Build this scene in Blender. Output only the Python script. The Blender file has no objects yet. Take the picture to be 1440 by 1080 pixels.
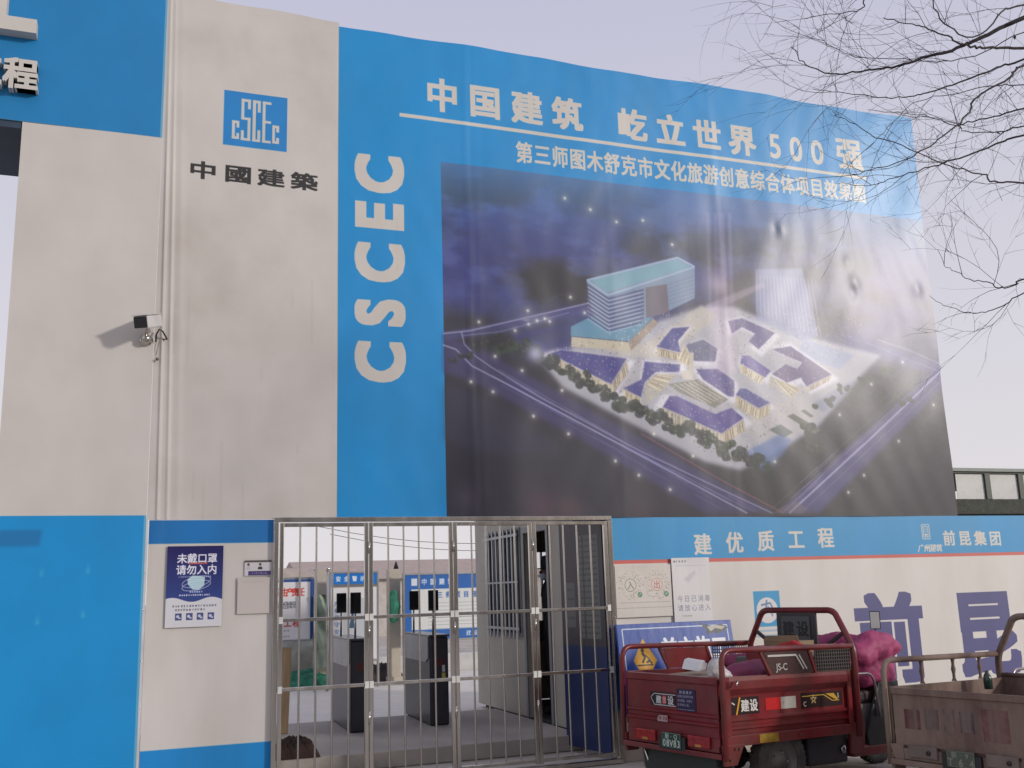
import bpy, math, random
import numpy as np
from mathutils import Matrix, Vector

SC = bpy.context.scene
rng = np.random.default_rng(7)
random.seed(7)
rad = math.radians

# ------------------------------------------------------------------ camera
F_PX = 1420.0                      # focal length in pixels of the 1440 px wide photograph
YAW, PITCH, ROLL = 0.35905, 0.20189, -0.03139
EYE = Vector((0.0, -8.709, 1.55))
_f = Vector((math.sin(YAW) * math.cos(PITCH), math.cos(YAW) * math.cos(PITCH), math.sin(PITCH)))
_r = Vector((math.cos(YAW), -math.sin(YAW), 0.0))
_u = _r.cross(_f)
AX_R = _r * math.cos(ROLL) + _u * math.sin(ROLL)
AX_U = -_r * math.sin(ROLL) + _u * math.cos(ROLL)
AX_F = _f
cam_data = bpy.data.cameras.new("camera")
cam_data.sensor_width = 36.0
cam_data.lens = 36.0 * F_PX / 1440.0
cam_data.clip_start = 0.1
cam_data.clip_end = 2000.0
cam = bpy.data.objects.new("camera", cam_data)
SC.collection.objects.link(cam)
m = Matrix((AX_R, AX_U, -AX_F)).transposed().to_4x4()
m.translation = EYE
cam.matrix_world = m
SC.camera = cam

# ------------------------------------------------------------------ sky, sun, exposure
SUN_EL, SUN_AZ = rad(16.0), rad(137.5)          # azimuth from +Y towards +X
world = bpy.data.worlds.new("World")
SC.world = world
world.use_nodes = True
wn, wl = world.node_tree.nodes, world.node_tree.links
wn.clear()
w_out = wn.new("ShaderNodeOutputWorld")
w_bg = wn.new("ShaderNodeBackground")
w_bg.inputs["Strength"].default_value = 0.108
sky = wn.new("ShaderNodeTexSky")
sky.sky_type = 'NISHITA'
sky.sun_disc = False
sky.sun_elevation = SUN_EL
sky.sun_rotation = SUN_AZ
sky.air_density = 1.2
sky.dust_density = 6.0
sky.ozone_density = 1.0
w_tc = wn.new("ShaderNodeTexCoord")
w_sep = wn.new("ShaderNodeSeparateXYZ")
w_ramp = wn.new("ShaderNodeValToRGB")           # winter haze: pale at the horizon, lavender higher up
e = w_ramp.color_ramp.elements
e[0].position = 0.0; e[0].color = (0.71, 0.68, 0.695, 1)
e[1].position = 0.60; e[1].color = (0.46, 0.465, 0.60, 1)
w_scale = wn.new("ShaderNodeVectorMath"); w_scale.operation = 'SCALE'; w_scale.inputs["Scale"].default_value = 10.0
w_mix = wn.new("ShaderNodeMix"); w_mix.data_type = 'RGBA'; w_mix.inputs[0].default_value = 0.92
wl.new(w_tc.outputs["Generated"], w_sep.inputs[0])
wl.new(w_sep.outputs["Z"], w_ramp.inputs[0])
wl.new(w_ramp.outputs[0], w_scale.inputs[0])
wl.new(sky.outputs[0], w_mix.inputs[6])
wl.new(w_scale.outputs[0], w_mix.inputs[7])
wl.new(w_mix.outputs[2], w_bg.inputs["Color"])
wl.new(w_bg.outputs[0], w_out.inputs[0])

sun_data = bpy.data.lights.new("sun", 'SUN')
sun_data.energy = 1.6
sun_data.angle = rad(4.5)                       # hazy winter sun
sun_data.color = (1.0, 0.945, 0.88)
sun = bpy.data.objects.new("sun", sun_data)
SC.collection.objects.link(sun)
to_sun = Vector((math.sin(SUN_AZ) * math.cos(SUN_EL), math.cos(SUN_AZ) * math.cos(SUN_EL), math.sin(SUN_EL)))
sun.rotation_euler = to_sun.to_track_quat('Z', 'Y').to_euler()
sun.location = to_sun * 50

vs = SC.view_settings
vs.view_transform = 'Standard'
vs.look = 'None'
vs.exposure = 0.12
vs.gamma = 1.0
vs.use_curve_mapping = False
SC.render.engine = 'CYCLES'

# ------------------------------------------------------------------ surveying helpers
def ray(px, py):
    return AX_R * (px - 720) - AX_U * (py - 540) + AX_F * F_PX

def at_y(px, py, y=0.0):
    """the point of the upright plane Y = y that the photograph shows at this pixel"""
    d = ray(px, py)
    return EYE + d * ((y - EYE.y) / d.y)

# ------------------------------------------------------------------ materials
def srgb(c):
    c = np.asarray(c, float) / 255.0
    return tuple(np.where(c <= 0.04045, c / 12.92, ((c + 0.055) / 1.055) ** 2.4))

MATS = {}
def M(name, col, rough=0.6, metal=0.0, var=0.12, scale=5.0, bump=0.0, bscale=40.0, coat=0.0, dirt=None, dirt_amt=0.0,
      stretch=(1, 1, 1), dirt_scale=3.0, spec=0.5):
    """procedural material: linear base colour, broken up by noise, optional dirt and fine relief"""
    if name in MATS:
        return MATS[name]
    mt = bpy.data.materials.new(name); mt.use_nodes = True
    n, l = mt.node_tree.nodes, mt.node_tree.links
    b = n["Principled BSDF"]
    b.inputs["Roughness"].default_value = rough
    b.inputs["Metallic"].default_value = metal
    b.inputs["Coat Weight"].default_value = coat
    b.inputs["Specular IOR Level"].default_value = spec
    b.inputs["Coat Roughness"].default_value = 0.15
    tc = n.new("ShaderNodeTexCoord"); mp = n.new("ShaderNodeMapping")
    mp.inputs["Scale"].default_value = stretch
    l.new(tc.outputs["Object"], mp.inputs[0])
    nz = n.new("ShaderNodeTexNoise"); nz.inputs["Scale"].default_value = scale; nz.inputs["Detail"].default_value = 6
    l.new(mp.outputs[0], nz.inputs["Vector"])
    rp = n.new("ShaderNodeValToRGB")
    rp.color_ramp.elements[0].position = 0.3; rp.color_ramp.elements[1].position = 0.7
    rp.color_ramp.elements[0].color = (*[c * (1 - var) for c in col], 1)
    rp.color_ramp.elements[1].color = (*[min(1, c * (1 + var)) for c in col], 1)
    l.new(nz.outputs[0], rp.inputs[0])
    src = rp.outputs[0]
    if dirt is not None:
        n2 = n.new("ShaderNodeTexNoise"); n2.inputs["Scale"].default_value = dirt_scale; n2.inputs["Detail"].default_value = 9
        n2.inputs["Roughness"].default_value = 0.65
        l.new(mp.outputs[0], n2.inputs["Vector"])
        r2 = n.new("ShaderNodeValToRGB"); r2.color_ramp.elements[0].position = 0.5 - dirt_amt * 0.3
        r2.color_ramp.elements[1].position = 0.78 - dirt_amt * 0.2
        l.new(n2.outputs[0], r2.inputs[0])
        mx = n.new("ShaderNodeMix"); mx.data_type = 'RGBA'
        ml = n.new("ShaderNodeMath"); ml.operation = 'MULTIPLY'; ml.inputs[1].default_value = min(1, 0.4 + dirt_amt)
        l.new(r2.outputs[0], ml.inputs[0]); l.new(ml.outputs[0], mx.inputs[0])
        l.new(src, mx.inputs[6]); mx.inputs[7].default_value = (*dirt, 1)
        src = mx.outputs[2]
    l.new(src, b.inputs["Base Color"])
    if bump:
        nb = n.new("ShaderNodeTexNoise"); nb.inputs["Scale"].default_value = bscale; nb.inputs["Detail"].default_value = 5
        l.new(mp.outputs[0], nb.inputs["Vector"])
        bp = n.new("ShaderNodeBump"); bp.inputs["Strength"].default_value = bump; bp.inputs["Distance"].default_value = 0.02
        l.new(nb.outputs[0], bp.inputs["Height"]); l.new(bp.outputs[0], b.inputs["Normal"])
    MATS[name] = mt
    return mt

def M_print(name, img, rough=0.5, bump=0.15, bscale=3.0, coat=0.0, coat_rough=0.3, dirt=0.06, spec=0.5, stretch=(1, 1, 0.35)):
    """flat print: an image drawn below by this script, on slightly uneven vinyl or paper"""
    mt = bpy.data.materials.new(name); mt.use_nodes = True
    n, l = mt.node_tree.nodes, mt.node_tree.links
    b = n["Principled BSDF"]
    b.inputs["Roughness"].default_value = rough
    b.inputs["Specular IOR Level"].default_value = spec
    b.inputs["Coat Weight"].default_value = coat
    b.inputs["Coat Roughness"].default_value = coat_rough
    t = n.new("ShaderNodeTexImage"); t.image = img; t.extension = 'EXTEND'
    tc = n.new("ShaderNodeTexCoord"); mp = n.new("ShaderNodeMapping"); mp.inputs["Scale"].default_value = stretch
    l.new(tc.outputs["Object"], mp.inputs[0])
    nz = n.new("ShaderNodeTexNoise"); nz.inputs["Scale"].default_value = 2.3; nz.inputs["Detail"].default_value = 8
    l.new(mp.outputs[0], nz.inputs["Vector"])
    rp = n.new("ShaderNodeValToRGB"); rp.color_ramp.elements[0].position = 0.35; rp.color_ramp.elements[1].position = 0.65
    rp.color_ramp.elements[0].color = (1 - dirt * 1.5, 1 - dirt * 1.6, 1 - dirt * 1.9, 1); rp.color_ramp.elements[1].color = (1, 1, 1, 1)
    l.new(nz.outputs[0], rp.inputs[0])
    mx = n.new("ShaderNodeMix"); mx.data_type = 'RGBA'; mx.blend_type = 'MULTIPLY'; mx.inputs[0].default_value = 1
    l.new(t.outputs[0], mx.inputs[6]); l.new(rp.outputs[0], mx.inputs[7]); l.new(mx.outputs[2], b.inputs["Base Color"])
    nb = n.new("ShaderNodeTexNoise"); nb.inputs["Scale"].default_value = bscale; nb.inputs["Detail"].default_value = 6
    nb.inputs["Roughness"].default_value = 0.55
    l.new(mp.outputs[0], nb.inputs["Vector"])
    bp = n.new("ShaderNodeBump"); bp.inputs["Strength"].default_value = bump; bp.inputs["Distance"].default_value = 0.05
    l.new(nb.outputs[0], bp.inputs["Height"]); l.new(bp.outputs[0], b.inputs["Normal"])
    l.new(bp.outputs[0], b.inputs["Coat Normal"])
    return mt

# ------------------------------------------------------------------ drawing flat prints (posters, signs, lettering)
_glyphs = {}
def glyph(ch):
    key = ch
    if key not in _glyphs:
        cu = bpy.data.curves.new("lettering", 'FONT'); cu.body = ch; cu.resolution_u = 4
        ob = bpy.data.objects.new("lettering", cu); SC.collection.objects.link(ob)
        bpy.context.view_layer.update()
        me = ob.to_mesh()
        v = np.array([p.co[:2] for p in me.vertices]).reshape(-1, 2)
        cnt = {}
        for p in me.polygons:
            for k in p.edge_keys:
                cnt[k] = cnt.get(k, 0) + 1
        ed = [k for k, c in cnt.items() if c == 1]
        seg = np.array([[*v[a], *v[b]] for a, b in ed]).reshape(-1, 4)
        ob.to_mesh_clear(); bpy.data.objects.remove(ob); bpy.data.curves.remove(cu)
        _glyphs[key] = seg
    return _glyphs[key]

def value_noise(h, w, cell, octaves=4, seed=0, sx=1.0):
    g = np.random.default_rng(seed); out = np.zeros((h, w), np.float32); amp = 1.0; tot = 0
    for _ in range(octaves):
        nh, nw = int(h / cell) + 3, int(w / (cell * sx)) + 3
        r = g.random((nh, nw)).astype(np.float32)
        yy = np.arange(h) / cell; xx = np.arange(w) / (cell * sx)
        y0 = yy.astype(int); x0 = xx.astype(int); fy = (yy - y0)[:, None]; fx = (xx - x0)[None]
        fy = fy * fy * (3 - 2 * fy); fx = fx * fx * (3 - 2 * fx)
        a = r[y0][:, x0]; b = r[y0][:, x0 + 1]; c = r[y0 + 1][:, x0]; d = r[y0 + 1][:, x0 + 1]
        out += amp * ((a * (1 - fx) + b * fx) * (1 - fy) + (c * (1 - fx) + d * fx) * fy); tot += amp
        amp *= 0.5; cell = max(1.5, cell / 2)
    return out / tot

class Art:
    """a drawing in metres (x to the right, z up) turned into a Blender image"""
    def __init__(s, x0, x1, z0, z1, ppm, bg):
        s.x0, s.x1, s.z0, s.z1, s.ppm = x0, x1, z0, z1, ppm
        s.w, s.h = max(2, round((x1 - x0) * ppm)), max(2, round((z1 - z0) * ppm))
        s.im = np.empty((s.h, s.w, 3), np.float32); s.im[:] = np.array(bg, np.float32) / 255
    def _cover(s, seg, ss=3, bold=(0, 0)):
        seg = np.array(seg, float)
        if not len(seg): return None
        X = (seg[:, [0, 2]] - s.x0) * s.ppm; Y = (seg[:, [1, 3]] - s.z0) * s.ppm
        g1 = int(max(bold)) + 1; a, b = max(0, int(X.min()) - g1), min(s.w, int(X.max()) + 1 + g1); c, d = max(0, int(Y.min()) - g1), min(s.h, int(Y.max()) + 1 + g1)
        if a >= b or c >= d: return None
        px = (np.arange((b - a) * ss) + .5) / ss + a; py = (np.arange((d - c) * ss) + .5) / ss + c
        ins = np.zeros((len(py), len(px)), bool)
        for i in range(len(seg)):
            y1, y2 = Y[i]; x1, x2 = X[i]
            if y1 == y2: continue
            r0, r1 = np.searchsorted(py, min(y1, y2)), np.searchsorted(py, max(y1, y2))
            if r0 >= r1: continue
            xi = x1 + (py[r0:r1] - y1) * (x2 - x1) / (y2 - y1)
            ins[r0:r1] ^= px[None] < xi[:, None]
        for ax_, bb in ((1, bold[0]), (0, bold[1])):          # heavier weight: thicken the strokes
            k_ = int(round(bb * ss))
            if k_ > 0: ins = blur1(ins.astype(np.float32), k_, ax_) > 1e-4
        cov = ins.reshape(d - c, ss, b - a, ss).mean((1, 3), dtype=np.float32)
        return a, b, c, d, cov
    def _blend(s, r, col, al):
        if r is None: return
        a, b, c, d, cov = r; cov = (cov * al)[..., None]
        s.im[c:d, a:b] = s.im[c:d, a:b] * (1 - cov) + cov * (np.array(col, np.float32) / 255)
    def poly(s, pts, col, al=1.0, ss=2):
        seg = [(*pts[i], *pts[(i + 1) % len(pts)]) for i in range(len(pts))]
        s._blend(s._cover(seg, ss), col, al)
    def soft(s, pts, col, al=1.0, blur=10):
        """polygon with feathered rim, blur in pixels"""
        seg = [(*pts[i], *pts[(i + 1) % len(pts)]) for i in range(len(pts))]
        r = s._cover(seg, 1)
        if r is None: return
        a, b, c, d, cov = r; p = blur * 2
        a2, b2, c2, d2 = max(0, a - p), min(s.w, b + p), max(0, c - p), min(s.h, d + p)
        full = np.zeros((d2 - c2, b2 - a2), np.float32); full[c - c2:d - c2, a - a2:b - a2] = cov
        full = blur2(full, blur)
        s._blend((a2, b2, c2, d2, full), col, al)
    def rect(s, x0, z0, x1, z1, col, al=1.0):
        s.poly([(x0, z0), (x1, z0), (x1, z1), (x0, z1)], col, al)
    def line(s, pts, wd, col, al=1.0):
        for (xa, za), (xb, zb) in zip(pts[:-1], pts[1:]):
            L = math.hypot(xb - xa, zb - za) or 1e-6
            nx, nz = -(zb - za) / L * wd / 2, (xb - xa) / L * wd / 2
            s.poly([(xa + nx, za + nz), (xb + nx, zb + nz), (xb - nx, zb - nz), (xa - nx, za - nz)], col, al)
    def disc(s, x, z, r, col, al=1.0, n=20, sq=1.0):
        s.poly([(x + r * math.cos(t * 2 * math.pi / n), z + sq * r * math.sin(t * 2 * math.pi / n)) for t in range(n)], col, al)
    def ring(s, x, z, r, wd, col, al=1.0, n=28):
        s.line([(x + r * math.cos(t * 2 * math.pi / n), z + r * math.sin(t * 2 * math.pi / n)) for t in range(n + 1)], wd, col, al)
    def glow(s, x, z, r, col, al=1.0):
        cx, cy, rr = (x - s.x0) * s.ppm, (z - s.z0) * s.ppm, r * s.ppm
        a, b = max(0, int(cx - 3 * rr)), min(s.w, int(cx + 3 * rr) + 1); c, d = max(0, int(cy - 3 * rr)), min(s.h, int(cy + 3 * rr) + 1)
        if a >= b or c >= d: return
        g = np.exp(-(((np.arange(a, b) - cx)[None] / rr) ** 2 + ((np.arange(c, d) - cy)[:, None] / rr) ** 2))
        s._blend((a, b, c, d, g.astype(np.float32)), col, al)
    def char(s, ch, cx, cz, w, h, col, bold=0.0, al=1.0, rot=0.0, shear=0.0):
        """one character, its square box centred at cx, cz"""
        seg = glyph(ch)
        if not len(seg): return
        q = seg.copy().reshape(-1, 2)
        if ord(ch) > 0x2e80:
            q[:, 0] -= 0.5; q[:, 1] -= 0.38
        else:
            q[:, 0] -= (q[:, 0].min() + q[:, 0].max()) / 2; q[:, 1] -= 0.35
        q[:, 0] += shear * q[:, 1]
        q *= (w, h)
        if rot:
            c, sn = math.cos(rot), math.sin(rot); q = np.stack([q[:, 0] * c - q[:, 1] * sn, q[:, 0] * sn + q[:, 1] * c], 1)
        q += (cx, cz)
        s._blend(s._cover(q.reshape(-1, 4), 3, (bold * w * s.ppm, bold * h * s.ppm * .8)), col, al)
    def row(s, text, xa, xb, z, w, h, col, bold=0.0, al=1.0, zb=None, shear=0.0):
        """characters with centres spread evenly from xa to xb"""
        n = len(text)
        for i, ch in enumerate(text):
            t = i / max(1, n - 1)
            if ch != ' ':
                s.char(ch, xa + (xb - xa) * t, z + ((zb if zb is not None else z) - z) * t, w, h, col, bold, al, 0.0, shear)
    def smallprint(s, x0, x1, z, h, col, al=0.8, seed=0):
        """a line of writing too small to read"""
        g = np.random.default_rng(seed); x = x0
        while x < x1 - h * .5:
            for _ in range(3):
                xx = x + g.random() * h * .5; zz = z + (g.random() - .5) * h * .7
                s.rect(xx, zz, xx + h * .4, zz + h * .16, col, al)
                s.rect(x + g.random() * h * .7, z - h * .4, x + g.random() * h * .7 + h * .12, z + h * .4, col, al * .8)
            x += h * 1.08
    def image(s, name):
        im = bpy.data.images.new(name, s.w, s.h, alpha=False)
        buf = np.ones((s.h, s.w, 4), np.float32); buf[..., :3] = np.clip(s.im, 0, 1)
        im.pixels.foreach_set(buf.ravel()); im.update(); im.pack()
        return im

def blur1(a, r, axis):
    if r < 1: return a
    c = np.cumsum(np.concatenate([np.repeat(np.take(a, [0], axis), r + 1, axis), a, np.repeat(np.take(a, [-1], axis), r, axis)], axis), axis)
    n = a.shape[axis]
    return (np.take(c, np.arange(2 * r + 1, 2 * r + 1 + n), axis) - np.take(c, np.arange(0, n), axis)) / (2 * r + 1)

def blur2(a, r):
    r = int(max(1, r / 2))
    for _ in range(3):
        a = blur1(blur1(a, r, 0), r, 1)
    return a

# ------------------------------------------------------------------ mesh helpers
class MB:
    def __init__(s): s.v, s.f, s.sm = [], [], []
    def add(s, vs, fs, smooth=False):
        o = len(s.v); s.v += [tuple(p) for p in vs]; s.f += [tuple(i + o for i in f) for f in fs]; s.sm += [smooth] * len(fs); return s
    def box(s, x0, x1, y0, y1, z0, z1):
        v = [(x, y, z) for z in (z0, z1) for y in (y0, y1) for x in (x0, x1)]
        return s.add(v, [(0, 2, 3, 1), (4, 5, 7, 6), (0, 1, 5, 4), (2, 6, 7, 3), (0, 4, 6, 2), (1, 3, 7, 5)])
    def tube(s, pts, r, n=8, caps=True, up=None, sq=False):
        pts = [Vector(p) for p in pts]; rs = r if isinstance(r, (list, tuple)) else [r] * len(pts)
        o = len(s.v); T = []
        for i in range(len(pts)):
            t = (pts[min(i + 1, len(pts) - 1)] - pts[max(i - 1, 0)])
            T.append(t.normalized() if t.length > 1e-9 else Vector((0, 0, 1)))
        a = Vector(up) if up else (Vector((0, 0, 1)) if abs(T[0].z) < .9 else Vector((1, 0, 0)))
        a = (a - T[0] * a.dot(T[0])).normalized()
        for i, p in enumerate(pts):
            a = (a - T[i] * a.dot(T[i]))
            a = a.normalized() if a.length > 1e-6 else T[i].orthogonal().normalized()
            b = T[i].cross(a)
            for k in range(n):
                th = 2 * math.pi * k / n + (math.pi / n if sq else 0)
                s.v.append(tuple(p + (a * math.cos(th) + b * math.sin(th)) * rs[i]))
        for i in range(len(pts) - 1):
            for k in range(n):
                q = o + i * n; s.f.append((q + k, q + (k + 1) % n, q + n + (k + 1) % n, q + n + k)); s.sm.append(n > 4)
        if caps:
            s.f.append(tuple(o + k for k in reversed(range(n)))); s.f.append(tuple(o + (len(pts) - 1) * n + k for k in range(n))); s.sm += [False, False]
        return s
    def prism(s, poly, axis, a, b):
        """polygon given in the two other axes, extruded along axis from a to b"""
        def mk(p, t):
            if axis == 'x': return (t, p[0], p[1])
            if axis == 'y': return (p[0], t, p[1])
            return (p[0], p[1], t)
        n = len(poly); v = [mk(p, a) for p in poly] + [mk(p, b) for p in poly]
        return s.add(v, [tuple(range(n)), tuple(reversed(range(n, 2 * n)))] + [(i, n + i, n + (i + 1) % n, (i + 1) % n) for i in range(n)])
    def lathe(s, prof, c, axis='z', n=24, smooth=True):
        """prof: (radius, along)"""
        o = len(s.v)
        for r, h in prof:
            for k in range(n):
                t = 2 * math.pi * k / n; a, b = r * math.cos(t), r * math.sin(t)
                p = (a, b, h) if axis == 'z' else ((h, a, b) if axis == 'x' else (a, h, b))
                s.v.append((p[0] + c[0], p[1] + c[1], p[2] + c[2]))
        for i in range(len(prof) - 1):
            for k in range(n):
                s.f.append((o + i * n + k, o + i * n + (k + 1) % n, o + (i + 1) * n + (k + 1) % n, o + (i + 1) * n + k)); s.sm.append(smooth)
        return s
    def ball(s, c, r, n=12, m_=8, sc=(1, 1, 1)):
        v, f = [], []
        for i in range(m_ + 1):
            ph = math.pi * i / m_
            for k in range(n):
                t = 2 * math.pi * k / n
                v.append((c[0] + r * sc[0] * math.sin(ph) * math.cos(t), c[1] + r * sc[1] * math.sin(ph) * math.sin(t), c[2] + r * sc[2] * math.cos(ph)))
        for i in range(m_):
            for k in range(n):
                f.append((i * n + k, (i + 1) * n + k, (i + 1) * n + (k + 1) % n, i * n + (k + 1) % n))
        return s.add(v, f, True)

def obj(name, mb, mat, parent=None, bevel=0.0, uv=None, loc=None, **props):
    me = bpy.data.meshes.new(name); me.from_pydata(mb.v, [], mb.f)
    me.polygons.foreach_set("use_smooth", mb.sm)
    me.materials.append(mat)
    if uv:
        ax, ay, x0, x1, z0, z1 = uv
        ul = me.uv_layers.new(name="uv")
        co = np.array(mb.v); li = np.empty(len(me.loops), int); me.loops.foreach_get("vertex_index", li)
        u = np.stack([(co[li, ax] - x0) / (x1 - x0), (co[li, ay] - z0) / (z1 - z0)], 1)
        ul.data.foreach_set("uv", u.ravel())
    me.update()
    o = bpy.data.objects.new(name, me); SC.collection.objects.link(o)
    if parent: o.parent = parent
    if loc: o.location = loc
    if bevel:
        bm = o.modifiers.new("bevel", 'BEVEL'); bm.width = bevel; bm.segments = 2; bm.limit_method = 'ANGLE'; bm.angle_limit = rad(40)
        bm.harden_normals = False
    for k, v in props.items(): o[k] = v
    return o

def tag(o, label, cat, group=None):
    o["label"] = label; o["category"] = cat
    if group: o["group"] = group
    return o

def thing(name, label, cat, loc=(0, 0, 0), rot=(0, 0, 0), group=None):
    o = bpy.data.objects.new(name, None); SC.collection.objects.link(o)
    o.location = loc; o.rotation_euler = rot; o.empty_display_size = 0.2
    return tag(o, label, cat, group)

def copy_tree(o, parent=None):
    c = o.copy(); SC.collection.objects.link(c); c.parent = parent
    for ch in [x for x in SC.objects if x.parent == o]:
        copy_tree(ch, c)
    return c

def again(o, parent, loc):
    c = o.copy(); SC.collection.objects.link(c); c.parent = parent; c.location = loc
    return c

# shared materials
STEEL = M("stainless_steel", (0.60, 0.57, 0.52), 0.20, 1.0, var=0.2, scale=9, bump=0.04, bscale=90, stretch=(1, 1, 0.12), dirt=(0.22, 0.2, 0.17), dirt_amt=0.15)
DARK = M("black_plastic", (0.018, 0.018, 0.02), 0.45, 0.0, bump=0.05)
RUBBER = M("tyre_rubber", (0.025, 0.024, 0.024), 0.8, 0.0, var=0.3, dirt=(0.16, 0.13, 0.1), dirt_amt=0.25, bump=0.2, bscale=60)
WHITE_METAL = M("white_metal", (0.62, 0.62, 0.62), 0.4, 0.0, var=0.05)
GREY_PANEL = M("grey_cabin_panel", (0.42, 0.385, 0.325), 0.5, 0.0, var=0.08, scale=3, bump=0.05, bscale=8)
WIRE = M("cable_black", (0.02, 0.02, 0.02), 0.6)

# ================================================================== the setting
CONC = M("dusty_concrete", (0.50, 0.46, 0.40), 0.9, var=0.14, scale=1.3, bump=0.35, bscale=30, dirt=(0.34, 0.30, 0.25), dirt_amt=0.25, dirt_scale=0.9)
g = MB(); N = 60
for j in range(N + 1):
    for i in range(N + 1):
        s_ = lambda t: math.copysign(abs(t) ** 2.6, t) * 600
        g.v.append((s_(2 * i / N - 1) + 3, s_(2 * j / N - 1) - 1, 0.0))
for j in range(N):
    for i in range(N):
        a = j * (N + 1) + i; g.f.append((a, a + 1, a + N + 2, a + N + 1)); g.sm.append(False)
obj("ground", g, CONC, kind="structure")
FLOOR = M("entrance_floor", (0.38, 0.345, 0.30), 0.7, var=0.16, scale=2.2, bump=0.15, bscale=50, dirt=(0.28, 0.25, 0.23), dirt_amt=0.4, dirt_scale=1.6, stretch=(1, 0.5, 1))
obj("entrance_platform", MB().box(-0.2, 4.22, 0.82, 3.45, 0.004, 0.15), FLOOR, bevel=0.01, kind="structure")
YARD = M("yard_concrete", (0.70, 0.66, 0.59), 0.8, var=0.06, bump=0.1)
obj("yard_slab", MB().box(-3, 9.5, 3.46, 11.3, 0.003, 0.10), YARD, bevel=0.01, kind="structure")

# ================================================================== the tall banner wall
BLUE, CREAM, RED_BAND = (0, 140, 206), (202, 197, 191), (202, 94, 84)
CREAM_W = (204, 198, 190)
WX0, WX1, WZ0, WZ1 = 0.085, 8.392, 2.2, 6.862

def P2(pts, dx=0, dy=0, sc=1, y=0.0):
    """pixels of the photograph (optionally measured in an enlarged crop) -> x, z on the wall"""
    out = []
    for a, b in pts:
        q = at_y(dx + a / sc, dy + b / sc, y); out.append((q.x, q.z))
    return out

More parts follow.
